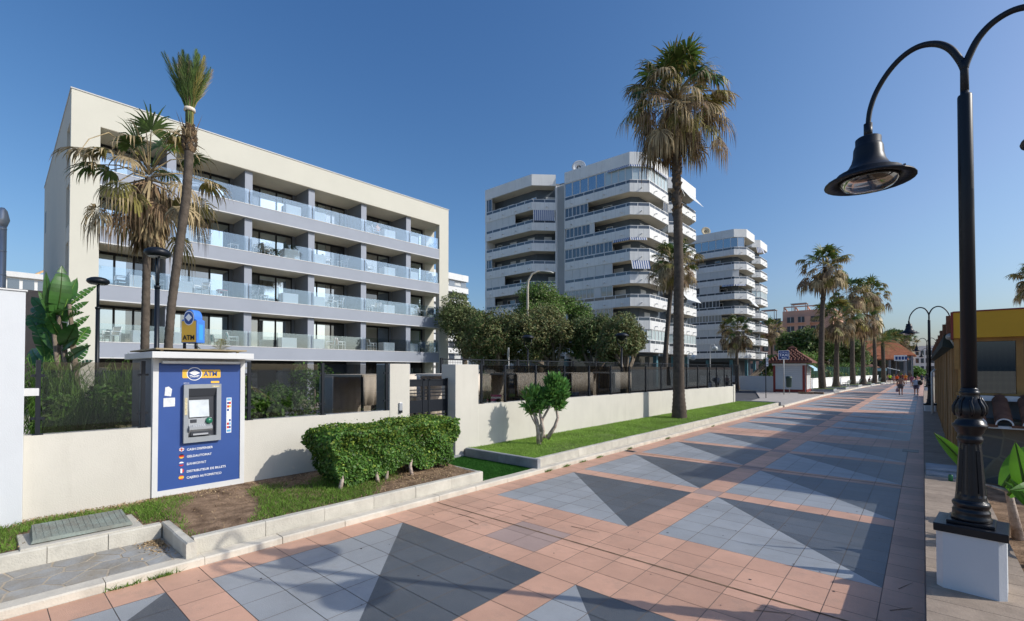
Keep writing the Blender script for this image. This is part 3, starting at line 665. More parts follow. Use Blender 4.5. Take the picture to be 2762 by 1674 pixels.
for k in range(5):
    z0 = 0 if k == 0 else HB[k-1]+.86; z1 = HB[k] if k < 4 else 15.56
    for y in HP:
        b = MB(); b.box((-2.4,y-.02,z0),(-.262,y+.43,z1), 0); b.box((-.262,y-.022,z0),(-.255,y+.432,z1), 1); b.build('partition', [M['greydark'], M['greyband']], hotel)  # sunlit look of the front face painted in as a lighter grey
    ed = [HL]+[q for y in HP for q in (y-.02, y+.43)]+[HR]
    for i in range(6):
        y0, y1 = ed[2*i], ed[2*i+1]; w_ = y1-y0; x = -2.4
        b = MB(); wy1 = y1-(.25 if i < 5 else .1); wy0 = y0+.05
        if k == 0:
            b.box((x-.1,y0,z0),(x-.02,y1,z1), 0); n = 3
            for j in range(n):
                a, c_ = wy0+(wy1-wy0)*j/n, wy0+(wy1-wy0)*(j+1)/n
                b.box((x-.02,a+.05,z0+.15),(x,c_-.05,z1-.5), 1 if (i+j)%2 else 2)
                if (i+j)%2 == 0: [b.box((x,a+.05,z0+1.3+.09*s),(x+.012,c_-.05,z0+1.35+.09*s), 3) for s in range(12)]
            b.build('ground_floor_window', [M['frame'], M['darkwin'], M['window'], M['greydark']], hotel)
            continue
        b.box((x-.12,y0,z0),(x-.03,wy0,z1),4); b.box((x-.12,wy1,z0),(x-.03,y1,z1),4); b.box((x-.12,wy0,z1-.04),(x-.03,wy1,z1),4)
        b.box((x-.12,wy0,z0),(x-.05,wy1,z1-.04),0)
        n = 2 if i == 5 else 3
        bw = (wy1-wy0)/n; off = (i*7+k*3) % 3
        for j in range(n):
            a, c_ = wy0+bw*j, wy0+bw*(j+1); t = (j+off) % 3
            b.box((x-.05,a+.05,z0+.07),(x-.03-.01*(j%2),c_-.05,z1-.16), 1 if t != 2 else (3 if (i+k)%2 else 2))
            b.box((x-.05,a-.01,z0),(x+.01,a+.06,z1-.04),0)
            if t == 1: b.box((x-.05,c_-.05-bw*.33,z0+.07),(x-.021,c_-.05,z1-.16),3)
        b.box((x-.05,wy0,z1-.17),(x+.012,wy1,z1-.04),0); b.box((x-.05,wy1-.07,z0),(x+.01,wy1,z1-.04),0)
        b.build('sliding_window', [M['frame'], M['window'], M['darkwin'], M['curtwin'] if 'curtwin' in M else M.setdefault('curtwin', coated('curtained_window', (.2,.19,.17), .25)), M['greydark']], hotel)
        for j in range(2):
            a, c_ = y0-.2+(w_+.4)*j/2, y0-.2+(w_+.4)*(j+1)/2
            a = max(a, HL+.02); c_ = min(c_, HR-.02)
            g = MB(); g.box((-.13,a+.012,HB[k-1]+.88),(-.115,c_-.012,HB[k-1]+1.86)); g.build('balustrade_pane', M['clearglass'], hotel)
for c_ in (0, 1):
    for k in range(5):
        z0 = .1 if k == 0 else HB[k-1]+.87; z1 = HB[k] if k < 4 else 15.58
        y = .25 if c_ == 0 else HR+.5
        if k > 0 and c_ == 0:
            b = MB(); b.box((-2.1,y,z0),(-.5,y+.03,z1)); b.build('side_window', M['bluewin'], hotel)
        elif k > 0:
            b = MB(); b.box((-2.1,y,z0-.37),(-.5,y+.02,z0+.95)); b.build('side_glass', M['clearglass'], hotel)
b = MB()
for z in (6.9, 13.2): b.box((-18.6,-.01,z),(-17.8,0,z+1.6)); 
b.build('slit_window', M['darkwin'], hotel)
ax = thing('annex_building', 'low brownish annex building beside the shaded side of the hotel', 'building', (-43, 0, 0))
b = MB(); b.box((-47,-6,0),(-39,2.7,7.2)); b.box((-38.9,-6,0),(-37,.5,4.6)); b.build('wall', mat('annex_render', (.3,.24,.2), .9, .1, .08, 1), ax, world=True)
b = MB(); b.box((-38.99,-3,5.2),(-38.95,1.5,6.3)); b.build('window', M['darkwin'], ax, world=True)
fp = thing('flue_pipe', 'stainless steel flue pipe with cone cap at the left edge', 'chimney', (-43.6, .95, 7.0))
MB().lathe([(.2,-7),(.2,4.6)], n=16).build('pipe', M['steel'], fp)
MB().lathe([(.21,4.6),(.33,5.0),(.33,5.06),(.22,5.6),(.1,5.78),(0,5.8)], n=16).build('cap', M['steel'], fp)
b = MB(); [b.lathe([(.203,z),(.218,z+.02),(.218,z+.06),(.203,z+.08)], n=16) for z in (-3,-1.5,0,1.5,3,4.4)]; b.build('joint_ring', M['steel'], fp)

# balcony furniture -------------------------------------------------
def hot(y, k, x): # local hotel -> world
    a = R(-1.03); return (-33.0+x*math.cos(a)-y*math.sin(a), 3.06+x*math.sin(a)+y*math.cos(a), HB[k]+.86)
def make_chair(label, frame, sling, group):
    t = thing('balcony_chair', label, 'chair', (0,0,0), 0, group)
    f = MB()
    for y in (-.27,.27):
        f.bar((.26,y,0),(.26,y,.62),.035); f.bar((-.24,y,0),(-.27,y,.62),.035); f.bar((.28,y,.63),(-.3,y,.63),.04); f.bar((-.2,y,.4),(-.34,y,.9),.035); f.bar((.25,y,.4),(-.22,y,.4),.03)
    f.bar((.25,-.27,.4),(.25,.27,.4),.03); f.bar((-.34,-.27,.9),(-.34,.27,.9),.035); f.build('frame', frame, t)
    MB().box((-.22,-.25,.4),(.25,.25,.425)).build('seat', sling, t)
    q = MB(); q.add([(-.2,-.25,.44),(-.2,.25,.44),(-.335,.25,.89),(-.335,-.25,.89),(-.225,-.25,.44),(-.225,.25,.44),(-.36,.25,.89),(-.36,-.25,.89)], [(0,1,2,3),(7,6,5,4),(0,4,5,1),(1,5,6,2),(2,6,7,3),(3,7,4,0)]); q.build('backrest', sling, t)
    return t
def make_table(label, group):
    t = thing('balcony_table', label, 'table', (0,0,0), 0, group)
    MB().box((-.26,-.26,.42),(.26,.26,.45)).build('tabletop', M['chairwhite'], t)
    for x in (-.22,.22):
        for y in (-.22,.22): MB().box((x-.02,y-.02,0),(x+.02,y+.02,.42)).build('leg', M['chairwhite'], t)
    return t
FLO = ['first', 'second', 'third', 'top']; BAY = ['leftmost', 'second', 'third', 'fourth', 'fifth', 'rightmost']
protos = {}
def furn(kind, k, bay, fr, rz=0, x=-.75, extra=''):
    y0 = [HL, 4.58, 8.76, 12.93, 17.08, 21.28][bay]; y1 = [4.13, 8.31, 12.48, 16.63, 20.83, HR][bay]
    loc = hot(y0+(y1-y0)*fr, k, x)
    where = f"on the {FLO[k]} balcony row, {BAY[bay]} bay" + extra
    nm = {'beige':'beige sling chair','grey':'grey sling chair','dark':'dark chair with a blue grey back','table':'low white table','turq':'chair with a turquoise towel','redc':'white chair with a red back'}[kind]
    lb = f"{nm} {where}"
    if kind in protos:
        o = dup(protos[kind], loc, R(rz), lb)
    else:
        g = 'tables on the hotel balconies' if kind == 'table' else 'chairs on the hotel balconies'
        o = make_table(lb, g) if kind == 'table' else make_chair(lb, M['chairwhite'] if kind not in ('grey',) else M['chairgrey'], {'beige':M['chairbeige'],'grey':M['chairgrey'],'dark':M['greyband'],'turq':M['turq'],'redc':M['redcloth']}[kind], g)
        o.location = loc; o.rotation_euler = (0,0,R(rz)); protos[kind] = o
    return o
for a in [('grey',3,1,.3,60),('grey',2,0,.25,-100),('beige',2,1,.42,-70),('table',2,1,.86,0),('dark',2,2,.06,30),('beige',2,2,.3,90),
          ('beige',2,3,.32,80),('grey',2,3,.66,-90),('beige',2,4,.13,90),('grey',2,5,.85,120),
          ('grey',1,0,.35,-90),('beige',1,0,.95,60),('beige',1,1,.4,-60),('table',1,1,.7,0),('grey',1,2,.06,-90),('table',1,2,.24,0),
          ('beige',1,3,.33,-80,-.7,', left chair'),('beige',1,3,.55,-80,-.7,', right chair'),('table',1,4,.13,0),('beige',1,4,.32,-60),('dark',1,5,.55,40),('grey',1,5,.85,150),
          ('beige',0,0,.22,-60),('table',0,1,.7,0),('turq',0,1,.87,80),('redc',0,3,.4,-110),('beige',0,3,.62,80),('beige',0,4,.22,80),('beige',3,4,.3,70),('dark',0,4,.1,20),('dark',0,5,.6,120),('turq',0,5,.3,60)]: furn(*a)
rt = MB(); rt.box((-.24,-.28,.455),(.24,.25,.5)); rt.box((-.28,-.15,.3),(-.25,.1,.5)); o = rt.build('beach_towel', M['redcloth']); o.location = hot(4.58+3.73*.7,1,-.75); tag(o, 'red beach towel draped over a low balcony table in the second bay', 'towel')
pbx = None
for k, bay, fr in [(2,0,.72),(1,0,.62),(0,0,.68),(2,1,.1),(1,1,.1),(0,1,.05),(3,2,.72),(2,2,.7),(1,2,.68),(0,2,.66),(3,3,.09),(2,3,.09),(1,3,.08),(0,3,.08),(3,4,.58),(2,4,.58),(1,4,.57),(0,4,.57),(3,5,.1),(2,5,.1),(1,5,.1),(0,5,.1)]:
    y0 = [HL, 4.58, 8.76, 12.93, 17.08, 21.28][bay]; y1 = [4.13, 8.31, 12.48, 16.63, 20.83, HR][bay]
    lb = f"square white box behind the glass of the {FLO[k]} balcony row, {BAY[bay]} bay"; loc = hot(y0+(y1-y0)*fr, k, -.68)
    if pbx is None:
        q = MB(); q.box((-.4,-.52,.0),(.4,.52,.72)); pbx = q.build('planter_box', mat('bright_white_box', (.84,.84,.83), .6, .3), bevel=.01); tag(pbx, lb, 'planter', 'white boxes on the hotel balconies'); pbx.location = loc; pbx.rotation_euler = (0,0,R(-1.03))
    else: dup(pbx, loc, None, lb)

# ---------------------------------------------------------------- apartment towers
def offs(pts, d):
    out = []; n = len(pts)
    for i in range(n):
        ns = []
        for (a, b) in ((i-1, i), (i, i+1)):
            if a < 0 or b >= n: continue
            t = (Vector(pts[b])-Vector(pts[a])).normalized(); ns.append(Vector((-t.y, t.x)))
        m = sum(ns, Vector((0,0))); m = m/m.length_squared*len(ns) if len(ns) == 2 else m
        if len(ns) == 2: m = (ns[0]+ns[1])/(1+ns[0].dot(ns[1]))
        out.append((pts[i][0]+m.x*d, pts[i][1]+m.y*d))
    return out
def along(pts, d):
    for a, b in zip(pts[:-1], pts[1:]):
        a, b = Vector(a), Vector(b); l = (b-a).length
        if d <= l+1e-6: t = (b-a)/l; return a+t*d, t
        d -= l
    t = (Vector(pts[-1])-Vector(pts[-2])).normalized(); return Vector(pts[-1]), t
def plen(pts): return sum((Vector(b)-Vector(a)).length for a, b in zip(pts[:-1], pts[1:]))
PTH = {1: [(-49.9,50.7),(-40.8,50.7),(-38.4,53.1)],
       2: [(-37.1,53.35),(-27.35,53.5),(-25.55,55.3),(-25.5,60.9),(-27.0,62.4)],
       3: [(-26.9,64.2),(-25.5,65.5),(-25.5,71.1),(-27.0,72.6)]}
Z0T, ST = 24.8, 2.87
def ribbon(mb, pts, d0, d1, z0, z1, mi=0):       # band along path between depth offsets d0..d1 (inward positive)
    o, i = offs(pts, d0), offs(pts, d1); mb.prism(o+i[::-1], z0, z1, mi)
M['railglass'] = coated('dark_rail_glass', (.03,.04,.055), .08)
def tower(label, dy, enc, awn):
    t = thing('apartment_tower', label, 'building', (-35, 60+dy, 0))
    sh = lambda pts: [(x, y+dy) for x, y in pts]
    core = sh([(-49.85,52.6),(-41.4,52.6),(-39.0,55.0),(-37.1,55.2),(-28.2,55.3),(-27.4,56.1),(-27.4,61.9),(-28.0,63.6),(-27.4,66.2),(-27.4,72.5),(-28,74),(-49.85,74)])
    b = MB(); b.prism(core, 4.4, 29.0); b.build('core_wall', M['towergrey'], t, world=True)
    b = MB(); b.prism(sh([(-49.9,50.75),(-49.6,50.75),(-49.6,74),(-49.9,74)]), 3.6, 29.7); b.build('end_wall', M['towerwhite'], t, world=True)
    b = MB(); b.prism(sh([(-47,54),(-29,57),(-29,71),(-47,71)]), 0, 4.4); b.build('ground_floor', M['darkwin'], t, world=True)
    for (x, y) in [(-48,52.5),(-43,52.5),(-38,55),(-33,55),(-28.5,55.2),(-27,60),(-27,66),(-27,71)]:
        b = MB(); b.box((x-.25,y+dy-.25,0),(x+.25,y+dy+.25,4.4)); b.build('pillar', M['turqpost'] if 'turqpost' in M else M.setdefault('turqpost', mat('teal_column', (.08,.2,.25), .6)), t, world=True)
    # parapet and bands
    for p in (1,2,3):
        pts = sh(PTH[p]); b = MB(); ribbon(b, pts, 0, .25, 28.25, 29.8)
        L_ = plen(pts); b.build('parapet', M['towerwhite'], t, world=True)
        ro = offs(pts, .25); b = MB(); b.prism(ro+offs(pts, 2.4)[::-1], 28.25, 28.5); b.build('roof_slab', M['ceiling'], t, world=True)
    b = MB(); b.prism(core, 29.0, 29.25); b.build('roof', M['greyconc'], t, world=True)
    for f in range(8):
        z = Z0T-ST*f
        for p in (1,2,3):
            pts = sh(PTH[p]); L_ = plen(pts); b = MB()
            ribbon(b, pts, 0, .2, z, z+1.09)
            d = 1.2
            while d < L_-.3:
                q, tt = along(pts, d); nr = Vector((tt.y, -tt.x))
                b.tube([(q.x,q.y,z+.42),(q.x+nr.x*.4,q.y+nr.y*.4,z+.4)], .07, 6); d += 2.5
            d = .35
            while d < L_-.1:          # panel joints
                q, tt = along(pts, d); nr = Vector((tt.y,-tt.x)); a = q+nr*.004-tt*.008; c = q+nr*.004+tt*.008
                b.quad((a.x,a.y,z+.02),(c.x,c.y,z+.02),(c.x,c.y,z+1.07),(a.x,a.y,z+1.07), 1); d += .62
            b.build('balcony_band', [M['towerwhite'], M['joint'] if 'joint' in M else M.setdefault('joint', mat('panel_joint', (.42,.42,.4), .9))], t, world=True)
            b = MB(); b.prism(offs(pts,.2)+offs(pts,2.4)[::-1], z+.02, z+.3); b.build('balcony_slab', M['ceiling'], t, world=True)
            b = MB(); ribbon(b, pts, .03, .1, z+1.46, z+1.53); ribbon(b, pts, .055, .075, z+1.1, z+1.46, 1)
            n = max(2, round(L_/1.5))
            for i in range(n+1):
                q, tt = along(pts, min(L_-.04, max(.04, L_*i/n))); nr = Vector((tt.y,-tt.x)); q = q-nr*.065
                b.box((q.x-.04,q.y-.04,z+1.09),(q.x+.04,q.y+.04,z+1.46))
            b.build('railing', [M['white'], M['railglass']], t, world=True)
            for (d0, d1, ty) in enc.get((p, f), []):
                n = max(1, round((d1-d0)/(1.3 if ty != 'glz' else 1.0)))
                for i in range(n):
                    a0, a1 = d0+(d1-d0)*i/n, d0+(d1-d0)*(i+1)/n
                    qa, ta = along(pts, a0+.01); qb, tb = along(pts, a1-.01); tt = (qb-qa).normalized(); nr = Vector((tt.y,-tt.x))
                    qa = qa-nr*.09; qb = qb-nr*.09; l = (qb-qa).length; zt = (z+ST if f else 28.25)
                    b = MB()
                    def bx(u0, u1, w0, w1, z0, z1, mi): 
                        P = [qa+tt*u0+nr*w0, qa+tt*u1+nr*w0, qa+tt*u1+nr*w1, qa+tt*u0+nr*w1]; b.prism([(v.x,v.y) for v in P][::-1], z0, z1, mi)
                    zb = z+1.53
                    if ty == 'shut':
                        bx(.02,l-.02,-.08,.02,zb,zt,0); bx(.0,.03,-.08,.035,zb,zt,1); b.build('shutter', [M['shutter'], M['towerwhite']], t, world=True)
                    else:
                        gm = {'win':0,'dark':1,'glz':2,'cur':3}[ty]
                        bx(.02,l-.02,-.04,-.02,zb,zt,gm+1); bx(0,.055,-.07,.03,zb,zt,0); bx(l-.055,l,-.07,.03,zb,zt,0); bx(0,l,-.07,.025,zb,zb+.06,0); bx(0,l,-.07,.025,zt-.09,zt,0)
                        if ty in ('dark','cur') : bx(l/2-.03,l/2+.03,-.07,.03,zb,zt,0)
                        b.build('window', [M['white'], M['skywin'] if 'skywin' in M else M.setdefault('skywin', coated('sky_window', (.03,.05,.08), .35)), M['darkwin'], M['paleglz'] if 'paleglz' in M else M.setdefault('paleglz', coated('pale_curtained_glazing', (.42,.5,.5), .12)), M['curwin2'] if 'curwin2' in M else M.setdefault('curwin2', coated('tower_curtain_window', (.3,.29,.25), .1))], t, world=True)
            # doors and lamps on the core behind open balconies
            rng2 = random.Random(f*10+p+int(dy)); cp_ = sh({1: [(-49.6,52.6),(-41.4,52.6),(-39,55)], 2: [(-37.1,55.2),(-28.2,55.3),(-27.4,56.1),(-27.4,61.9)], 3: [(-27.4,66.2),(-27.4,72.4)]}[p]); CL = plen(cp_); d = .5
            while d < CL-1.4:
                wdt = rng2.uniform(.9,1.6); q, tt = along(cp_, d); nr = Vector((tt.y,-tt.x)); q2 = q+tt*wdt
                if (along(cp_, d+wdt)[0]-q2).length < .05:
                    b = MB(); P = [q+nr*.003, q2+nr*.003, q2+nr*.06, q+nr*.06]; b.prism([(v.x,v.y) for v in P][::-1], z+.3, z+2.45, 0)
                    P = [q+tt*.08+nr*.06, q2-tt*.08+nr*.06, q2-tt*.08+nr*.07, q+tt*.08+nr*.07]; b.prism([(v.x,v.y) for v in P][::-1], z+.3, z+2.37, rng2.choice([1,1,2,3])); b.build('balcony_door', [M['white'], M['shutter'], M['darkwin'], M['skywin'] if 'skywin' in M else M['darkwin']], t, world=True)
                d += wdt+rng2.uniform(.7,2.2)
    # vertical louvre strip
    b = MB(); b.box((-38.42,53.75+dy,4.4),(-37.1,53.9+dy,28.3), 1)
    for i in range(9): x = -38.38+.145*i; b.box((x,53.45+dy,4.4),(x+.05,53.7+dy,28.3), 0)
    for f in range(9): z = Z0T+.4-ST*f+2.8; b.box((-38.42,53.72+dy,z),(-37.1,53.75+dy,z+.12), 0)
    b.build('louvre_strip', [M['shutter'], M['greydark']], t, world=True)
    b = MB(); b.box((-37.15,53.4+dy,4.0),(-37.05,55.3+dy,28.3)); b.box((-38.5,53.1+dy,4.0),(-38.4,55.1+dy,28.3)); b.build('stair_wall', M['towerwhite'], t, world=True)
    for (p, f, d0, d1, drop, out, pale) in awn:
        pts = sh(PTH[p]); z = Z0T-ST*f+ST-.02 if f else 28.22; b = MB(); n = max(2, round((d1-d0)/.14))
        for i in range(n):
            qa, ta = along(pts, d0+(d1-d0)*i/n); qb, tb = along(pts, d0+(d1-d0)*(i+1)/n); nr = Vector((ta.y,-ta.x))
            a2, b2 = qa+nr*(out+.05), qb+nr*(out+.05); qa = qa+nr*.02; qb = qb+nr*.02
            b.add([(qa.x,qa.y,z),(qb.x,qb.y,z),(b2.x,b2.y,z-drop),(a2.x,a2.y,z-drop),(qa.x,qa.y,z-.02),(qb.x,qb.y,z-.02),(b2.x,b2.y,z-drop-.02),(a2.x,a2.y,z-drop-.02)], [(0,1,2,3),(7,6,5,4),(0,4,5,1),(2,6,7,3)], 0 if pale else (i % 2))
        b.build('awning', [M['white'] if not pale else M['shutter'], mat('awning_stripe', (.04,.09,.25), .8)], t, world=True)
    return t
encA = {(2,0):[(0,6.2,'win'),(6.2,17.9,'glz')],(2,1):[(0,3.7,'dark'),(16.6,17.9,'dark')],(2,2):[(.2,4,'dark'),(4,4.7,'shut')],(2,3):[(0,7.3,'dark')],(2,4):[(0,7.3,'shut')],(2,5):[(0,4.6,'cur'),(4.6,5.6,'shut'),(5.6,7.3,'cur')],(2,6):[(0,7.3,'cur')],(2,7):[(0,7,'shut'),(7,17.9,'glz')],
        (1,0):[(0,1.4,'dark')],(1,1):[(0,6,'shut')],(1,3):[(0,1.4,'dark')],(1,4):[(0,4,'shut')],(1,5):[(0,2,'shut')],(1,6):[(0,4,'shut')],(1,7):[(0,9,'shut')],
        (3,5):[(0,1.8,'cur')],(3,7):[(0,7.4,'glz')],(3,1):[(0,1.8,'dark')]}
tower('tall white balcony tower nearest the hotel with a vertical louvre strip', 0, encA,
      [(2,0,6.6,17.8,.3,.12,False),(2,3,7.5,11.9,.35,.15,False),(2,4,9.9,12.2,1.15,.5,False),(1,1,9.3,12.3,1.5,.12,False),(3,0,1.9,7.4,1.5,1.1,True),(3,5,1.9,7.4,.9,.7,True)])
encB = {(2,0):[(2.2,11.9,'win')],(2,1):[(0,2.2,'dark')],(2,2):[(0,10.8,'shut')],(2,3):[(0,3.2,'dark'),(3.2,7,'shut')],(2,4):[(0,1.6,'shut'),(1.6,7,'dark')],(2,5):[(0,7.3,'cur')],(2,6):[(0,7.3,'shut')],(2,7):[(0,7.3,'shut')],(3,3):[(0,7.4,'glz')],
        (1,1):[(0,9,'dark')],(1,3):[(0,9,'shut')]}
tower('second white balcony tower further along the promenade behind the palms', 43.0, encB, [(3,0,1,4,1.2,.4,False),(2,3,7.5,12,.3,.2,False),(2,4,14,17,1.2,.9,True),(2,6,9,12,.5,.2,False)])
def dish(label, loc, rz, s=1):
    t = thing('satellite_dish', label, 'satellite dish', loc, rz)
    q = MB(); n = 20; vs = [(0,0,0)]
    for r_ in (.35,.7,1.0):
        for j in range(n): a = 2*math.pi*j/n; vs.append((r_*s*math.cos(a), .28*s*r_*r_*-1, r_*s*math.sin(a)))
    fs = [(0,1+j,1+(j+1)%n) for j in range(n)]+[(1+k*n+j,1+k*n+(j+1)%n,1+(k+1)*n+(j+1)%n,1+(k+1)*n+j) for k in range(2) for j in range(n)]
    q.add([(x,y,z+1.1*s) for x,y,z in vs], fs, 0, True); o = q.build('dish', M['white'], t); sm = o.modifiers.new('s','SOLIDIFY'); sm.thickness = .04; o.rotation_euler = (R(-14),0,0)
    q = MB(); q.bar((0,.1,-.6),(0,.1,1.1*s),.1); q.bar((0,.1,.5*s),(0,-.85*s,1.0*s),.05); q.build('mount', M['galv'], t); return t
dish('large white satellite dish on the roof of the nearest tower', (-35.6, 54.6, 29.6), R(28), .95)
dt_ = dish('tan satellite dish on the roof edge of the second tower', (-33.2, 98.2, 29.8), R(40), .95)
for c_ in dt_.children: c_.data.materials.clear(); c_.data.materials.append(M['tanwall'])

def slab_block(name, label, x0, x1, y0, y1, zt, wall, storey=3.0, z0=0, wins=(), bandm=None, inset=.25):
    t = thing(name, label, 'building', ((x0+x1)/2, (y0+y1)/2, z0))
    MB().box((x0+inset,y0+inset,z0),(x1-inset,y1-inset,zt)).build('wall', wall, t, world=True)
    return t
t = slab_block('apartment_tower', 'white tower mostly hidden behind the right end of the hotel', -106, -84.5, 64, 80, 25.6, M['towerwhite'], inset=.8)
for f in range(8):
    z = 25.6-1.5-2.95*f
    b = MB(); b.box((-106,64,z),(-84.5,80,z+(1.5 if f == 0 else 1.25))); b.build('balcony_band', M['towerwhite'], t, world=True)
    if f:
        b = MB(); [b.box((-85.32,64.9+1.9*i,z+1.3),(-85.22,66.6+1.9*i,z+2.8),(i+f)%2) for i in range(8)]; b.box((-84.56,64.2,z+1.3),(-84.5,79.8,z+1.62),0); b.build('window', [M['bluewin'], M['shutter'] if f%2 else M['darkwin']], t, world=True)
t = slab_block('white_building', 'distant white flat roofed building beyond the flue pipe', -112, -99, -6, 8.3, 16.5, M['towerwhite'], inset=.6)
for z in (16.0, 12.9): MB().box((-112,-6,z),(-99,8.3,z+.75)).build('roof_band', M['white'], t, world=True)
b = MB()
for i in range(8): b.box((-99.62,-5+1.55*i,14.2),(-99.58,-3.8+1.55*i,15.8))
b.build('window', M['bluewin'], t, world=True)
q = MB(); q.bar((-100,5.5,16.7),(-101.2,7.6,18.4),.25); q.build('roof_canopy', M['woodbase'], t, world=True)

# pink apartment block -----------------------------------------------
pk_ = thing('pink_building', 'pink terracotta apartment block with roof pergolas behind the palms', 'building', (-32, 182, 0))
b = MB(); b.box((-58,176,0),(-21,200,18.6)); b.box((-35,176.5,18.6),(-20.7,198,21.7)); b.box((-33.5,175,0),(-27,178,19.6)); b.box((-58,174,0),(-41,178,15.5)); b.build('wall', M['pinkwall'], pk_, world=True)
for f in range(6):
    z = 2.5+3.0*f
    for (x, w_) in [(-44.5,2),(-40.2,2),(-36.5,2.2),(-32.4,2),(-29.4,1.8),(-25.6,2.6)]:
        yy = 176 if not (-34 < x < -27) else 175; yy = 174 if x < -41 and z < 13 else yy
        q = MB(); q.box((x-w_/2,yy-.06,z+.2),(x+w_/2,yy-.003,z+2.0), 0); q.box((x-w_/2-.2,yy-.9 if f%2 else yy-.15,z-.1),(x+w_/2+.2,yy-.003,z+.1), 1); q.box((x-.05,yy-.09,z+.2),(x+.05,yy-.062,z+2.0),2); q.build('window', [M['darkwin'], M['pinkwall'], M['white']], pk_, world=True)
for (x, z, w_) in [(-39.5,22.6,4.4),(-30.5,24.0,4.6)]:
    q = MB(); q.box((x-w_/2,177,z),(x+w_/2,181,z+.2)); [q.bar((x+sx*w_*.42,179+sy*1.6,18.6),(x+sx*w_*.42,179+sy*1.6,z),.18) for sx in (-1,1) for sy in (-1,1)]; q.build('roof_canopy', M['greyconc'], pk_, world=True)
q = MB()
for x in (-34.5,-31.3,-27.9,-24.6): q.bar((x,176.2,21.7),(x,176.2,23.0),.3); q.bar((x,176.2,23.0),(x,181,22.2),.3)
q.bar((-34.6,176.2,23.0),(-24.5,176.2,22.9),.35); q.build('roof_pergola', M['pinkwall'], pk_, world=True)
tn = thing('tan_building', 'tall tan apartment block glimpsed behind the row of palms', 'building', (-21, 258, 0))
MB().box((-27,250,0),(-13.6,270,25)).build('wall', M['tanwall'], tn, world=True)
for f in range(7):
    for i in range(4):
        q = MB(); q.box((-26+3.2*i,249.9,3.2*f+3),(-24.6+3.2*i,249.97,3.2*f+4.8)); q.build('window', M['darkwin'], tn, world=True)

# far tiled restaurant -------------------------------------------------
fr_ = thing('tiled_restaurant', 'dark glazed restaurant with orange tiled roofs at the end of the promenade', 'restaurant', (-7, 142, 0))
def hip(mb, x0, x1, y0, y1, z0, z1, ins, mi=0, th=.18):
    mb.prism([(x0,y0),(x1,y0),(x1,y1),(x0,y1)], z0, z0+th, mi); a = [(x0,y0,z0+th),(x1,y0,z0+th),(x1,y1,z0+th),(x0,y1,z0+th)]
    ym = (y0+y1)/2; mb.add(a+[(x0+ins,ym,z1),(x1-ins,ym,z1)], [(0,1,5,4),(1,2,5),(2,3,4,5),(3,0,4)], mi)
b = MB(); hip(b, -19,-1.2,138,152,5.6,9.6,4); b.build('roof', M['tile_orange'], fr_, world=True)
b = MB(); hip(b, -8.6,-2.4,132.5,138.5,4.7,6.6,2.6); b.build('porch_roof', M['tile_orange'], fr_, world=True)
b = MB(); hip(b, -12,-7.2,122,134,2.9,3.9,2); b.build('terrace_roof', M['tile_dkbrown'], fr_, world=True)
b = MB(); b.box((-18,139,0),(-2,151,5.6)); b.build('wall', M['darkwin'], fr_, world=True)
b = MB(); [b.box((x-.14,137.9+dy_,0),(x+.14,138.2+dy_,5.6)) for x in (-14,-10,-6,-4.6,-3.2,-1.8) for dy_ in (0,)]; [b.box((x-.12,132.9,0),(x+.12,133.1,4.7)) for x in (-8.2,-5.5,-2.8)]; b.box((-18,138.1,4.6),(-1.6,138.2,5.1)); b.build('pillar', M['greydark'], fr_, world=True)
b = MB(); b.box((-4.75,131.2,4.4),(-2.6,131.35,5.6)); b.build('sign_panel', M['printwhite'], fr_, world=True)
b = MB(); [b.box((-4.5+.52*i,131.17,4.62),(-4.12+.52*i,131.198,5.3)) for i in range(4)]; b.build('sign_mark', M['taxiblue'], fr_, world=True)
sl = thing('snack_stall', 'small stall with pale blue and white awnings at the far promenade end', 'stall', (-6.7, 124, 0))
b = MB(); b.box((-7.6,122,0),(-5.8,125,2.2)); b.build('counter', M['bin'], sl, world=True)
b = MB(); b.box((-7.8,120.6,2.2),(-5.6,122,2.75)); b.build('awning', M['awnblue'], sl, world=True)
b = MB(); b.add([(-5.5,121,2.9),(-5.5,124,2.9),(-3.6,124,2.35),(-3.6,121,2.35),(-5.5,121,2.82),(-5.5,124,2.82),(-3.6,124,2.27),(-3.6,121,2.27)], [(0,1,2,3),(7,6,5,4),(0,3,7,4),(3,2,6,7)]); b.build('side_awning', M['white'], sl, world=True)
t = slab_block('white_building', 'small pale far building beyond the promenade lamps', -2.2, 3.5, 215, 225, 10.6, M['towerwhite'], inset=.01)
b = MB(); [b.box((-1.9+1.3*i,214.9,2+2.7*f),(-1.1+1.3*i,214.99,3.6+2.7*f)) for i in range(4) for f in range(3)]; b.build('window', M['darkwin'], t, world=True)

# ---------------------------------------------------------------- beach restaurant on the right
br = thing('beach_restaurant', 'dark wood clad restaurant with yellow fascia behind the near lamp post', 'restaurant', (3, 20, 0))
b = MB(); b.box((.63,14.5,0),(9,36.8,3.72)); b.build('wall', M['greydark'], br, world=True)
b = MB()
y = 14.45
while y < 36.8:
    w_ = rng.uniform(.09,.15); b.box((.48+rng.uniform(0,.035),y,.0),(.6,y+w_,3.08)); y += w_+rng.choice([.006,.012,.05])
b.build('slat_cladding', M['wood'], br, world=True)
b = MB(); b.box((.51,14.2,3.28),(9,14.34,3.84)); b.build('fascia', M['yellowsign'], br, world=True); b = MB(); b.box((.47,14.19,3.26),(.51,14.36,3.86)); b.box((.5,14.19,3.84),(9,14.36,3.87)); b.build('fascia_trim', M['redbrown'], br, world=True)
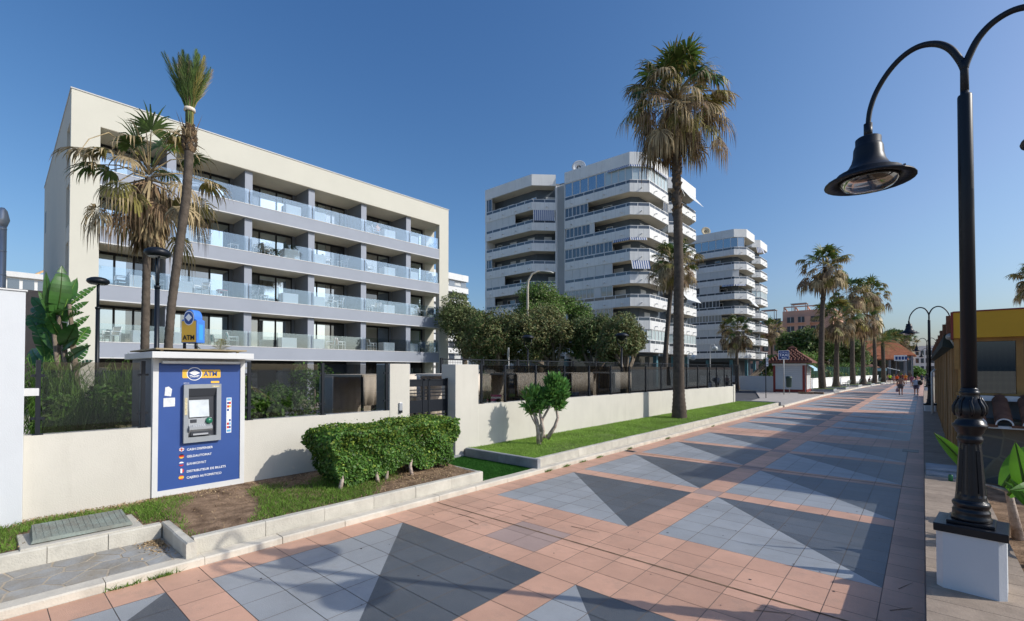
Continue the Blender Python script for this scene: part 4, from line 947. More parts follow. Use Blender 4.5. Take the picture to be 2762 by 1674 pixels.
# front bay with windows
b = MB(); b.box((.56,14.34,0),(9,14.5,2.02)); b.build('front_wall', M['greydark'], br, world=True)
b = MB(); b.box((.5,14.34,3.2),(9,14.46,3.28)); b.box((.54,14.3,2.02),(9,14.46,2.08)); [b.box((x,14.36,2.08),(x+.11,14.46,3.2)) for x in (.58,.76,1.47,2.2,2.9,3.6,4.3)]; b.box((.52,14.28,2.6),(.6,14.34,3.28)); b.build('window_frame', mat('honey_wood', (.32,.17,.05), .55, .35, .2, 3), br, world=True)
for x in (.87,1.58,2.31,3.01,3.71):
    b = MB(); b.box((x,14.42,2.08),(x+.6,14.44,3.2)); b.build('window', M['window2'] if 'window2' in M else M.setdefault('window2', glass('restaurant_window', (.35,.37,.36), (.6,.65,.7), .16)), br, world=True)
b = MB(); [b.box((.86+.09*i,14.48,2.08),(.9+.09*i,14.495,3.1), 0) for i in range(28)]; b.box((.8,14.45,2.66),(4,14.47,2.74),0); b.build('lace_curtain', M['curtain'], br, world=True)
# tiled ridge wall below the window
b = MB(); b.box((.6,13.55,0),(4,14.3,1.55)); b.build('stone_wall', M['stone'], br, world=True)
b = MB()
for i in range(9):
    x = .82+.37*i
    for (ya, za, yb, zb, r_) in [(13.3,1.52,13.75,1.78,.13),(13.6,1.7,14.1,1.98,.12)]:
        n = 10; vs = []
        for q_, (yy, zz_) in enumerate([(ya,za),(yb,zb)]):
            for rr in (r_, r_-.025): vs += [(x+rr*math.cos(math.pi*j/n), yy, zz_+rr*math.sin(math.pi*j/n)-.02) for j in range(n+1)]
        m_ = n+1
        b.add(vs, [(j,j+1,2*m_+j+1,2*m_+j) for j in range(n)], 0, True); b.add(vs, [(m_+j+1,m_+j,3*m_+j,3*m_+j+1) for j in range(n)], 0, True); b.add(vs, [(j+1,j,m_+j,m_+j+1) for j in range(n)], 1)
    b.box((x+.1,13.32,1.45),(x+.28,14.1,1.5), 0)
b.box((.6,13.35,1.42),(4,14.2,1.47),1); b.box((.6,14.05,1.93),(4,14.3,2.03),1)
b.build('roof_tiles', [M['tile_dkbrown'], M['white']], br, world=True)
M['postwood'] = mat('post_wood', (.2,.085,.045), .6)
# terrace edge: awning cassette, glass windbreak and posts
b = MB(); b.prismY([(.33,3.12),(.5,3.06),(.62,3.1),(.62,3.46),(.46,3.48),(.36,3.36)], 14.5, 36.5); b.build('awning', M['awngreen'], br, world=True)
for i in range(9):
    y = 14.42+2.7*i; b = MB(); b.box((.4,y,3.4),(.52,y+.14,3.8)); b.build('windbreak_post', M['postwood'], br, world=True)
b = MB(); b.box((.44,14.56,3.44),(.455,36.1,3.78)); b.build('windbreak_pane', glass('windbreak_glass', (.72,.66,.55), (.8,.8,.8), .06), br, world=True)
b = MB(); b.bar((.5,14.42,3.62),(1,14.42,3.6),.04); b.bar((.5,14.42,3.74),(1,14.42,3.72),.04); b.build('roof_brace', M['black'], br, world=True)
ds = MB(); ds.tube([(.42,29,2.6),(.3,29,2.45),(.3,29,.55)], .05, 8); ds.build('downpipe', M['white'], br, world=True)
q = MB(); q.tube([(.46,14.4,3.33),(.46,14.49,3.33)], [.075,.075], 18); q.tube([(.46,14.37,3.33),(.46,14.4,3.33)], [.045,.045], 12); q.tube([(.46,14.43,3.3),(.54,14.43,3.12)], .025, 8); q.build('awning_gear', M['galv'], br, world=True)
# ledge
lg = MB()
y = -3
while y < 60:
    lg.box((0,y+.003,0),(.62 if y > 12.8 else .75,y+.3-.003,.53)); y += .3
struct('ledge', lg, M['leddark'])
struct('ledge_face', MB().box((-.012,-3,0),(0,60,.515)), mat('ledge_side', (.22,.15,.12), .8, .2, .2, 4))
struct('plant_soil', MB().box((.75,-3,0),(6,13.5,.3)), M['soil'])
o = MB(); o.box((.02,12.6,.53),(.5,13.4,.6)); o.box((.02,12.2,.53),(.46,12.6,.565)); o = o.build('concrete_step', M['greyconc']); tag(o, 'two low grey concrete slabs lying on the ledge', 'slab')
o = thing('drink_can', 'crushed green drink can standing on the ledge', 'can', (.36, 11.9, .53)); MB().lathe([(.028,0),(.033,.008),(.033,.105),(.026,.118)], n=14).build('body', mat('green_can', (.02,.16,.06), .3, .5), o); MB().lathe([(.026,.118),(.0,.116)], n=14).build('lid', M['steel'], o)
# ---------------------------------------------------------------- promenade lamps
def lamp(label, loc, rz=0, fine=True):
    t = thing('promenade_lamp', label, 'street lamp', loc, rz, 'double headed lamps along the promenade')
    n = 28 if fine else 14
    b = MB(); a, c = .185, .255
    oct_ = [(-a-.05,-c+.02),(-a,-c+.0),(a,-c),(a+.05,-c+.02)]
    w_, ch = .235, .05
    P = [(-w_,-w_+ch),(-w_+ch,-w_),(w_-ch,-w_),(w_,-w_+ch),(w_,w_-ch),(w_-ch,w_),(-w_+ch,w_),(-w_,w_-ch)]
    b.prism(P, 0, .53); b.build('pedestal', M['coolwhite'], t)
    b = MB(); b.box((-.25,-.25,.53),(.25,.25,.605)); b.box((-.165,-.165,.605),(.165,.165,.635)); 
    b.lathe([(0.144,.635),(0.146,.66),(0.137,.675),(0.134,.7),(0.137,.72),(0.127,.735),(0.122,.75),(0.131,.765),(0.137,.785),(0.131,.805),(0.115,.815),(0.113,.83)], n=n)
    b.build('base_plinth', M['lampblack'], t, bevel=.006)
    b = MB(); k = 48; vs = []; prof = [(.113,.83),(.11,.86),(.107,.88),(.08,1.34),(.078,1.37)]
    for q_, (r_, z) in enumerate(prof):
        for j in range(k): rr = r_*(1-(.055 if (j%4 in (1,2) and 1 < q_ < 4) else 0)); th = 2*math.pi*j/k; vs.append((rr*math.cos(th), rr*math.sin(th), z))
    b.add(vs, [(i*k+j,i*k+(j+1)%k,(i+1)*k+(j+1)%k,(i+1)*k+j) for i in range(len(prof)-1) for j in range(k)])
    for a_ in (45,135,225,315):
        ca, sa = math.cos(R(a_)), math.sin(R(a_)); b.bar((.105*ca,.105*sa,.9),(.082*ca,.082*sa,1.3),.026)
    b.build('fluted_shaft', M['lampblack'], t)
    b = MB(); b.lathe([(0.078,1.36),(0.086,1.375),(0.095,1.395),(0.095,1.41),(0.086,1.425),(0.084,1.45),(0.102,1.47),(0.105,1.49),(0.117,1.51),(0.127,1.525),(0.127,1.54),(0.111,1.555),(0.104,1.575),(0.086,1.59),(0.090,1.61),(0.104,1.63),(0.114,1.67),(0.111,1.71),(0.090,1.76),(0.075,1.79),(0.066,1.82),(0.070,1.83),(0.075,1.845),(0.070,1.855),(0.064,1.862),(0.067,1.875),(0.057,1.89),(0.050,1.9)], n=n)
    for j in range(8):
        th = 2*math.pi*j/8+.2
        b.tube([((r_*.67+.004)*math.cos(th+dq), (r_*.67+.004)*math.sin(th+dq), z) for r_, z, dq in [(.15,1.625,0),(.168,1.665,.05),(.165,1.71,0),(.135,1.758,-.06),(.118,1.79,.04),(.12,1.805,.15)]], [.008,.014,.016,.013,.009,.005], 6)
    b.build('vase_collar', M['lampblack'], t)
    b = MB(); b.lathe([(.058,1.87),(.056,4.0),(.054,4.71),(.05,4.725),(.034,4.735),(.032,4.76)], n=n); b.build('pole', M['black'], t)
    b = MB(); b.lathe([(.033,4.7),(.031,5.0),(.038,5.06)], n=12)
    AP = [(.0,4.98),(.03,5.08),(.1,5.23),(.2,5.33),(.33,5.37),(.46,5.33),(.58,5.22),(.68,5.06),(.735,4.9),(.755,4.76),(.758,4.66)]
    def cat(P, m=5):
        out = []
        for i in range(len(P)-1):
            p0, p1, p2, p3 = P[max(0,i-1)], P[i], P[i+1], P[min(len(P)-1,i+2)]
            for q_ in range(m):
                u = q_/m; out.append(tuple(.5*(2*p1[a]+(p2[a]-p0[a])*u+(2*p0[a]-5*p1[a]+4*p2[a]-p3[a])*u*u+(3*p1[a]-p0[a]-3*p2[a]+p3[a])*u**3) for a in (0,1)))
        return out+[P[-1]]
    AC = cat(AP)
    for sx in (-1,1): b.tube([(sx*x,0,z) for x,z in AC], [.032-.009*i/len(AC) for i in range(len(AC))], 12)
    b.build('arm', M['black'], t)
    for sx in (-1,1):
        X = sx*.758
        b = MB(); b.lathe([(0.040,4.737),(0.040,4.578),(0.036,4.578)], (X,0,0), 14); b.lathe([(0.000,4.590),(0.102,4.584),(0.116,4.572),(0.116,4.505),(0.122,4.499),(0.133,4.468),(0.139,4.383),(0.154,4.322),(0.184,4.267),(0.224,4.224),(0.292,4.194),(0.296,4.151),(0.326,4.145),(0.326,4.136),(0.395,4.120),(0.405,4.106),(0.405,4.096),(0.286,4.120),(0.272,4.145),(0.000,4.212)], (X,0,0), n)
        h = b.build('lamp_shade', M['black'], t)
        b = MB(); b.lathe([(0.272,4.129),(0.258,4.090),(0.218,4.047),(0.136,4.017),(0.000,4.007)], (X,0,0), n); b.build('lens', M['lens'], h)
        b = MB(); b.lathe([(0.265,4.139),(0.163,4.166),(0.000,4.175)], (X,0,0), n); b.build('reflector', M['reflector'], h)
        b = MB(); b.bar((X+.3,.02,4.14),(X+.3,.02,4.21),.02); b.build('clip', M['black'], h)
    return t
lp = lamp('near black double headed lamp on a white pedestal at the right edge', (.33, 6.28, .53), R(-6))
for i, (y, x, lab) in enumerate([(31,.24,'second black double headed lamp, beyond the near one and beside the slatted wood wall'),(62,.3,'third black double headed lamp, half hidden behind the second along the promenade'),(93,.6,'farthest black double headed lamp, smallest of the row along the promenade')]):
    dup(lp, (x, y, .3), R(0), lab)

# garden lamps -----------------------------------------------------------
def glamp(label, loc, h):
    t = thing('garden_lamp', label, 'lamp', loc, 0, 'black disc garden lamps')
    b = MB(); b.tube([(0,0,0),(0,0,h-1.05)], [.06,.055], 12); b.lathe([(.07,h-1.05),(.07,h-.98),(.05,h-.97)], n=12); b.build('pole', M['black'], t)
    b = MB()
    for s in (-1,1): b.tube([(0,0,h-1.0),(s*.05,0,h-.85),(s*.1,-.0,h-.6),(s*.13,0,h-.2)], [.04,.035,.028,.024], 8)
    b.build('fork', M['black'], t)
    b = MB(); b.lathe([(.0,h-.2),(.23,h-.21),(.28,h-.16),(.295,h-.12),(.28,h-.06),(.19,h),(.09,h+.025),(0,h+.03)], n=24); hd = b.build('lamp_head', M['black'], t)
    b = MB(); b.lathe([(.0,h-.215),(.21,h-.22)], n=20); b.build('light_panel', M['shutter'], hd)
    return t
ga = glamp('taller black disc garden lamp in front of the date palm trunk', (-15.07, 3.09, .1), 5.66)
dup(ga, (-19.94, 2.54, .1), 0, 'shorter black disc garden lamp at the left edge of the hotel', (1,1,.96))
def slamp(label, loc, h):
    t = thing('street_lantern', label, 'street lamp', loc, 0, 'black lanterns behind the mesh fence')
    b = MB(); b.tube([(0,0,0),(0,0,h-.9)], [.07,.05], 10); b.build('pole', M['black'], t)
    b = MB(); [b.tube([(0,0,h-.9),(s*.28,0,h-.6),(s*.3,0,h-.2)], .025, 6) for s in (-1,1)]; b.build('bracket', M['black'], t)
    b = MB(); b.lathe([(.0,h-.45),(.12,h-.44),(.3,h-.2),(.42,h-.18),(.42,h-.12),(.25,h),(0,h+.04)], n=16); b.build('lamp_head', M['black'], t)
    return t
sa = slamp('black street lantern in front of the left trees behind the mesh fence', (-19.0, 23.2, 0), 4.75)
dup(sa, (-13.6, 25.5, 0), 0, 'black street lantern in front of the right hand bronze tree')
cb = thing('street_light', 'tall pale road light with curved neck rising above the trees', 'street light', (-25.4, 31.0, 0))
b = MB(); b.tube([(0,0,0),(0,0,9.6),(.06,.04,10.2),(.3,.25,10.75),(.7,.55,10.95),(1.0,.8,10.95)], [.14,.1,.09,.08,.07,.06], 10); b.build('pole', mat('pale_pole', (.5,.45,.36), .6), cb)
b = MB(); b.tube([(.75,.6,10.96),(1.0,.8,10.95),(1.5,1.2,10.88),(1.75,1.4,10.8)], [.06,.16,.19,.08], 10, sq=.5); b.build('lamp_head', M['galv'], cb)
def globe_lamp(label, x, y, z, s=1):
    t = thing('globe_lamp', label, 'lamp', (x, y, 0)); b = MB(); b.tube([(0,0,0),(0,0,z),(.15,0,z+.25),(.5,0,z+.25),(.6,0,z)], .06, 8); b.build('pole', M['white'], t)
    MB().lathe([(0,z-.65),(.25,z-.6),(.4,z-.35),(.3,z-.05),(.0,z+.05)], (.6,0,0), 14).build('lamp_head', mat('globe_glass', (.5,.55,.56), .2), t)
globe_lamp('white globe lamp outside the second tower', -21.2, 64, 5.6); globe_lamp('small globe lamp left of the other one outside the second tower', -22.6, 60, 4.4)

# ---------------------------------------------------------------- signs
ts = thing('taxi_sign', 'blue square taxi sign on a grey pole beside the kiosk', 'sign', (-10.28, 52.2, .1), R(24))
b = MB(); b.tube([(0,.06,0),(0,.06,4.3)], .045, 10); b.build('pole', M['galv'], ts)
b = MB(); rr = [];
b.prismY([(-.47,3.47),(-.44,3.44),(.44,3.44),(.47,3.47),(.47,4.29),(.44,4.32),(-.44,4.32),(-.47,4.29)], -.02, .01); b.build('rim', M['printwhite'], ts)
b = MB(); b.prismY([(-.43,3.48),(.43,3.48),(.43,4.28),(-.43,4.28)], -.024, -.018); b.build('panel', M['taxiblue'], ts)
text(ts, 'TAXI', (0,-.027,3.76), .36, M['printwhite'], FY, align='CENTER', bold=.006, world=False); text(ts, 'A 150 mts', (0,-.027,4.1), .15, M['printwhite'], FY, align='CENTER', bold=.002, world=False)
b = MB(); b.add([(x,-.027,z) for x,z in [(-.22,3.61),(-.1,3.56),(-.1,3.59),(.28,3.55),(.28,3.6),(-.1,3.64),(-.1,3.67)]], [tuple(range(7))]); b.build('arrow_print', M['printwhite'], ts)
ps = thing('plate_sign', 'thin dark post with a small white plate near the side street', 'sign', (-10.25, 45.0, .1), R(20))
MB().tube([(0,0,0),(0,0,3.9)], .035, 8).build('post', M['black'], ps); b = MB(); b.box((.03,-.02,2.75),(.2,0,3.1),0); b.box((.03,-.02,3.15),(.2,0,3.5),0); b.box((.08,-.024,3.2),(.14,-.021,3.4),1); b.box((.08,-.024,2.85),(.14,-.021,2.95),1); b.build('plate', [M['printwhite'], M['black']], ps)
def round_sign(label, loc, blue, z, r=.38, rz=0):
    t = thing('road_sign', label, 'road sign', loc, rz); MB().tube([(0,.03,0),(0,.03,z+r)], .035, 8).build('post', M['galv'], t)
    b = MB(); ring = [(r*math.cos(2*math.pi*i/28), z+r*math.sin(2*math.pi*i/28)) for i in range(28)]; b.prismY(ring, -.012, 0, 0)
    if blue:
        b.prismY([(x*.8,z+(q-z)*.8) for x,q in ring], -.016, -.01, 1)
        for s in (1,-1): b.add([(x,-.019,z+s*q) for x,q in [(-.2,-.26),(-.26,-.2),(.2,.26),(.26,.2)]], [(0,1,2,3)], 2)
        b.box((-.3,-.012,z-.72),(.3,0,z-.48),3)
    b.build('plate', [M['red'] if blue else M['galv'], M['taxiblue'], M['red'], M['printwhite']], t)
round_sign('round blue no stopping sign behind the fence by the palm', (-19.8, 39.0, 0), True, 4.35, .42, R(-30))
round_sign('back of a round grey road sign among the trees', (-19.6, 22.0, 0), False, 3.55, .4, R(-40))
bn = thing('litter_bin', 'dark green litter bin hanging beside the taxi sign pole', 'bin', (-10.3, 54.5, .1))
MB().lathe([(.2,.65),(.25,.75),(.27,1.55),(.3,1.56),(.3,1.62),(.25,1.75),(0,1.8)], n=16).build('body', M['bin'], bn); MB().tube([(0,.3,0),(0,.3,1.7)], .03, 8).build('post', M['galv'], bn)

# ---------------------------------------------------------------- kiosk
kk = thing('promenade_kiosk', 'small shuttered kiosk with brown tiled roof and red posts', 'kiosk', (-10.9, 59.4, .1), R(4))
b = MB(); b.box((-1.5,-2.3,0),(1.5,2.3,3.05)); b.build('cabin', M['shutter'], kk)
b = MB()
z = .35
while z < 2.8: b.prismX([(-2.31,z),(-2.31,z+.17),(-2.33,z+.17),(-2.37,z+.03),(-2.37,z)], -1.3, 1.2); b.box((1.51,-2.1,z),(1.55,2.1,z+.15)); z += .2
b.build('roller_shutter', mat('kiosk_shutter', (.56,.56,.54), .6, .3), kk)
b = MB(); [b.box((x,-2.38,.0),(x+.22,-2.3,3.0)) for x in (-1.52,1.2)]; b.box((1.5,-2.36,0),(1.56,-2.14,3.0)); b.box((1.5,2.1,0),(1.56,2.32,3.0)); b.box((-1.3,-2.36,.05),(1.2,-2.3,.33)); b.box((1.5,-2.1,.05),(1.56,2.1,.33)); b.build('corner_post', M['redbrown'], kk)
b = MB(); b.box((-1.6,-2.5,2.9),(1.55,-2.31,3.08)); b.build('shutter_box', M['white'], kk)
b = MB(); hip(b, -2.0,2.1,-2.8,2.8,3.15,4.75,1.9); 
for i in range(9):          # rows of tiles on the front slope
    q = i/9; z = 3.35+1.38*q; y = -2.8+2.8*q; hw = 2.0-1.85*q
    n = max(2, int(hw*2/.33))
    for j in range(n):
        x = -hw+2*hw*(j+.5)/n; b.tube([(x,y-.02,z+.05),(x,y+.3,z+.2)], [.1,.09], 6)
b.box((-.35,-.25,4.6),(.45,.25,4.8)); b.add([(-.4,-.3,4.8),(.5,-.3,4.8),(.5,.3,4.8),(-.4,.3,4.8),(.05,0,5.1)], [(0,1,4),(1,2,4),(2,3,4),(3,0,4),(3,2,1,0)]); b.build('roof', mat('kiosk_tile', (.17,.075,.055), .8, .2, .25, 3, .2, 30, island=.25), kk)
b = MB(); b.add([(1.56,-2.2,3.05),(1.56,2.2,3.05),(2.2,2.2,2.55),(2.2,-2.2,2.55),(2.2,-2.2,2.3),(2.2,2.2,2.3)], [(0,3,2,1),(3,4,5,2)]); b.build('awning', M['awnblue'], kk)
for (x, y, r_, lab) in [(-8.9,55.0,.2,'loose dark kerb block lying on the pavement before the kiosk'),(-8.1,55.6,-.1,'loose kerb block lying nearer the promenade before the kiosk')]:
    o = MB(); o.box((-.65,-.14,0),(.65,.14,.2)); o = o.build('kerb_block', M['soil'], bevel=.02); o.location = (x,y,.1); o.rotation_euler = (0,0,r_); tag(o, lab, 'kerb block')
# walls of the side street
sw = MB(); sw.box((-22,62.5,0),(-12.6,62.8,1.75)); o = sw.build('street_wall', M['coolwhite']); tag(o, 'shaded white wall across the side street behind the kiosk', 'wall')
vw = thing('villa_garden_wall', 'long bright white wall with a blue grey line behind the palms and benches', 'wall', (-9, 85, 0))
WP = [(-11.3,63.5),(-10.8,76),(-9.6,91),(-8.1,108),(-7.0,117)]
b = MB(); ribbon(b, WP[::-1], 0, .3, 0, 1.35); ribbon(b, WP[::-1], -.06, .36, 1.3, 1.4); ribbon(b, WP[::-1], -.05, 0, .8, .95); b.build('wall', mat('bright_limewash', (.84,.83,.81), .85, .2, .04, .7), vw, world=True)
b = MB(); ribbon(b, WP[::-1], -.03, -.003, .56, .66); b.build('painted_line', M['greyband'], vw, world=True)
cf = thing('chain_fence', 'green chain link fence standing behind the bright white wall', 'fence', (-9.5, 85, 1.4))
n = 30
for i in range(n+1):
    q, tt = along(WP, plen(WP)*i/n); b = MB(); b.bar((q.x-.3,q.y,1.3),(q.x-.3,q.y,3.0),.07); b.build('post', M['bin'], cf, world=True)
b = MB(); L_ = plen(WP)
for k in range(240):
    q, tt = along(WP, L_*k/240); b.bar((q.x-.3,q.y,1.4),(q.x-.3,q.y,2.95),.025)
o = b.build('mesh', mat('green_mesh', (.1,.22,.18), .6), cf, world=True)
# planters around the promenade palms
for i, (x, y, l) in enumerate([(-8.6,63.8,2.6),(-8.2,71.5,2.8),(-7.9,83.5,3.0),(-7.0,91.5,3.0),(-6.2,101,3.0)]):
    o = MB(); o.box((-1.1,-l/2,0),(1.1,l/2,.26),0); o.box((-1.0,-l/2+.1,.26),(1.0,l/2-.1,.275),1); o = o.build('tree_planter', [M['greyconc'], M['lawn']]); o.location = (x,y,.1); o.rotation_euler = (0,0,-.03*i)
    tag(o, ['low grey planter kerb around the palm nearest the kiosk','low planter kerb around the stout second promenade palm','low planter kerb under the palms by the first bench','low planter kerb under the leaning palm by the second bench','low planter kerb near the seated person'][i], 'planter')
def bench(label, loc, rz):
    t = thing('park_bench', label, 'bench', loc, rz, 'cast iron benches along the bright wall')
    b = MB(); [b.box((-.9,-.2+.1*i,.43),(.9,-.12+.1*i,.46)) for i in range(5)]; b.build('seat', M['bin'], t)
    b = MB(); [b.box((-.9,.3+.04*i,.55+.11*i),(.9,.33+.04*i,.63+.11*i)) for i in range(4)]; b.build('backrest', M['bin'], t)
    for x in (-.85,.85):
        b = MB(); b.tube([(x,-.25,0),(x,-.2,.42),(x,.25,.42),(x,.42,.95)], .035, 6); b.tube([(x,.3,0),(x,.2,.42)], .035, 6); b.tube([(x,-.22,.43),(x,-.24,.65),(x,.3,.68)], .03, 6); b.build('leg', M['galv'], t)
    return t
bb = bench('cast iron bench beside the stout second palm', (-8.05, 79.0, .1), R(-95))
for loc, rz, lb in [((-7.5,88.2,.1),-95,'cast iron bench beside the leaning palm trunk'),((-6.7,97.2,.1),-96,'cast iron bench with a person sitting on it'),((-6.1,106,.1),-96,'farthest cast iron bench by the feathery palm')]: dup(bb, loc, R(rz), lb)

# ---------------------------------------------------------------- black mesh fence behind the pool garden
mf = thing('mesh_fence', 'tall black mesh fence along the street behind the pool garden', 'fence', (-16, 32, 0))
b = MB(); b2 = MB()
y = 13.5; pl_ = []
while y < 59: pl_.append(y); y += 2.6
for y in pl_:
    q = MB(); q.box((-16.04,y-.04,0),(-15.96,y+.04,3.1)); q.build('post', M['black'], mf, world=True)
for y0, y1 in zip(pl_[:-1], pl_[1:]):
    q = MB(); q.box((-16.02,y0+.06,3.02),(-15.98,y1-.06,3.07)); q.box((-16.02,y0+.06,.15),(-15.98,y1-.06,.2)); q.box((-16.02,y0+.06,.15),(-15.98,y0+.1,3.07)); q.box((-16.02,y1-.1,.15),(-15.98,y1-.06,3.07))
    z = .3
    while z < 3.0: q.box((-16.006,y0+.1,z),(-15.994,y1-.1,z+.012)); z += .1
    yy = y0+.15
    while yy < y1-.1: q.box((-15.993,yy,.2),(-15.985,yy+.01,3.02)); yy += .1
    q.build('mesh_panel', M['black'], mf, world=True)
hedgebase = MB().box((-16.6,14,0),(-16.2,58,1.1)); o = hedgebase.build('dark_screen', M['mesh']); tag(o, 'low dark fabric screen fixed behind the black mesh fence', 'fence screen')

# ---------------------------------------------------------------- pool garden furniture
def cabana(label, loc, rz=0):
    t = thing('garden_cabana', label, 'cabana', loc, rz, 'beige cabanas in the pool garden')
    for x in (-1,1):
        for y in (-1,1):
            q = MB(); q.box((x*.98-.03,y*.98-.03,0),(x*.98+.03,y*.98+.03,2.3)); q.build('leg', M['black'], t)
    q = MB(); q.box((-1.01,-1.01,2.26),(1.01,1.01,2.32)); q.build('canopy', M['canvas'], t)
    q = MB(); q.box((-.95,-.95,0),(.95,.95,.45)); q.build('daybed', M['woodbase'], t, bevel=.02)
    q = MB(); q.box((-.92,-.92,.45),(.92,.92,.6)); q.build('mattress', M['canvas'], t, bevel=.03)
    q = MB(); k = 24     # pleated curtains: one full, one half raised
    def cur(x, y0, y1, z0, z1):
        vs = []; 
        for i in range(k+1): yy = y0+(y1-y0)*i/k; xx = x+.03*math.sin(i*2.1); vs += [(xx,yy,z0),(xx,yy,z1)]
        q.add(vs, [(2*i,2*i+2,2*i+3,2*i+1) for i in range(k)], 0, True)
    for ca_ in [(1.04,-1,1.0,1.45,2.26),(-1.04,-1,1,.5,2.26)]:
        q = MB(); cur(*ca_); o = q.build('curtain', M['canvas'], t); sm = o.modifiers.new('s','SOLIDIFY'); sm.thickness = .012
    q = MB()
    vs = []
    for i in range(k+1): xx = -1+.7*i/k; yy = -1.04+.03*math.sin(i*2.1); vs += [(xx,yy,.1),(xx,yy,2.26)]
    q.add(vs, [(2*i,2*i+2,2*i+3,2*i+1) for i in range(k)], 0, True)
    o = q.build('curtain', M['canvas'], t); sm = o.modifiers.new('s','SOLIDIFY'); sm.thickness = .012
    return t
c0 = cabana('beige curtained cabana behind the glass left of the gate', (-12.9, 8.0, .12), R(6))
for loc, lb in [((-12.3,10.75,.12),'beige cabana just right of the gate pillar'),((-12.8,14.6,.12),'beige cabana behind the oleander bush, second right of the gate'),((-12.8,18.3,.12),'beige cabana right of the oleander, third right of the gate'),((-12.8,22.2,.12),'beige cabana farthest right of the gate')]: dup(c0, loc, R(3), lb)
def lounger(label, loc, rz):
    t = thing('sun_lounger', label, 'sun lounger', loc, rz, 'sun loungers on the pool lawn')
    f = MB()
    for y in (-.3,.3):
        f.tube([(-1.0,y,.3),(-.9,y,.36),(.45,y,.36),(.95,y,.38)], .025, 6); f.tube([(-.9,y,0),(-.75,y,.36)], .022, 6); f.tube([(.9,y,0),(.75,y,.36)], .022, 6)
        f.tube([(.1,y,.38),(.15,y,.6),(.3,y,.68),(.5,y,.62),(.6,y,.5)], .02, 6)
    f.build('frame', M['greydark'], t)
    q = MB(); q.box((-.95,-.29,.36),(.35,.29,.385)); q.build('seat', M['sling'], t)
    q = MB(); q.add([(.33,-.29,.385),(.33,.29,.385),(.8,.29,1.1),(.8,-.29,1.1),(.36,-.29,.37),(.36,.29,.37),(.83,.29,1.085),(.83,-.29,1.085)], [(0,1,2,3),(7,6,5,4),(0,4,5,1),(1,5,6,2),(2,6,7,3),(3,7,4,0)]); q.build('backrest', M['sling'], t)
    return t
l0 = lounger('pale green sun lounger left of the near cabana', (-24.2, 11.7, .12), R(205))
for x, y, rz, lb in [(-21.9,14.0,205,'pale green sun lounger between the near cabana and the gate pillar'),(-24.0,13.2,195,'pale green sun lounger further back behind the near cabana'),(-28.0,12.6,150,'distant sun lounger left of the others on the pool lawn'),(-27.2,9.6,170,'sun lounger beside the clipped garden bush'),(-14.2,1.9,150,'pale sun lounger behind the reeds left of the cash machine')]: dup(l0, (x,y,.12), R(rz), lb)
st_ = lounger('striped towel sun lounger behind the fence right of the gate', (-12.1, 12.55, .5), R(120)); 
tw = MB(); 
for i in range(9): tw.add([(.325+.052*i,-.27,.40+.079*i),(.325+.052*i,.27,.40+.079*i),(.325+.052*(i+1),.27,.40+.079*(i+1)),(.325+.052*(i+1),-.27,.40+.079*(i+1))], [(0,1,2,3)], i%2)
o = tw.build('striped_towel', [mat('pink_stripe', (.45,.07,.2), .9), M['white']]); o.location = (-12.1,12.55,.5); o.rotation_euler = (0,0,R(120)); tag(o, 'pink and white striped towel over a sun lounger back', 'towel')
# terrace chairs glimpsed behind the far glass
first = None
for i in range(10):
    loc = (-13.6-.5*(i%2), 27.6+.95*i, .05)
    lb = 'white plastic terrace chair in the row behind the far end of the glass fence'
    if first is None: first = make_chair(lb, M['chairwhite'], M['chairwhite'], 'white terrace chairs'); first.name = 'terrace_chair'; first.location = loc
    else: c = dup(first, loc, R(40*(i%3)), lb); c.name = 'terrace_chair'
# ---------------------------------------------------------------- vegetation helpers
def fan_leaf(mb, p, az, el, L, Rr, droop, mi, mtip, rr, n=26, stalk=True, wm=1, lm=1):
    p = Vector(p); d = Vector((math.cos(az)*math.cos(el), math.sin(az)*math.cos(el), math.sin(el)))
    s = Vector((-math.sin(az), math.cos(az), 0)); hub = p+d*L+Vector((0,0,-.16*L*droop))
    f = (d+Vector((0,0,-.4*droop))).normalized(); nn = f.cross(s).normalized()
    tw = rr.uniform(-.6,.6); s = (s*math.cos(tw)+nn*math.sin(tw)).normalized(); nn = f.cross(s).normalized()
    if stalk: mb.tube([p, p+d*L*.5+Vector((0,0,.02)), hub], [.035,.022,.016], 4, mtip, cap=False)
    dn = Vector((0,0,-1)); st = 236/n
    for j in range(n):
        th = R(-118+st*(j+.5)+rr.uniform(-2.5,2.5)); a = f*math.cos(th)+s*math.sin(th)-nn*.12*abs(math.sin(th)); t_ = (f*-math.sin(th)+s*math.cos(th))
        l = Rr*(.7+.3*math.cos(th))*rr.uniform(.82,1.15)*1.25*lm; w_ = Rr*math.tan(R(st)/2)*.62*wm; kd = droop*rr.uniform(.6,1.35)
        q = hub+nn*(.012*Rr*(1 if j%2 else -1)); u0 = 0; pts = []
        for u, wf in ((.05,.22),(.34,.95),(.58,.85),(.8,.42),(1.0,.05)):
            b = min(.97, kd*1.15*max(0,u-.28)**1.1); dr = (a*(1-b)+dn*b).normalized(); q = q+dr*(l*(u-u0)); u0 = u
            pts += [q-t_*w_*wf, q+t_*w_*wf]
        mb.add(pts, [(0,1,3,2),(2,3,5,4)], mi); mb.add(pts, [(4,5,7,6),(6,7,9,8)], mtip if rr.random() < .85 else mi)
PALM = None
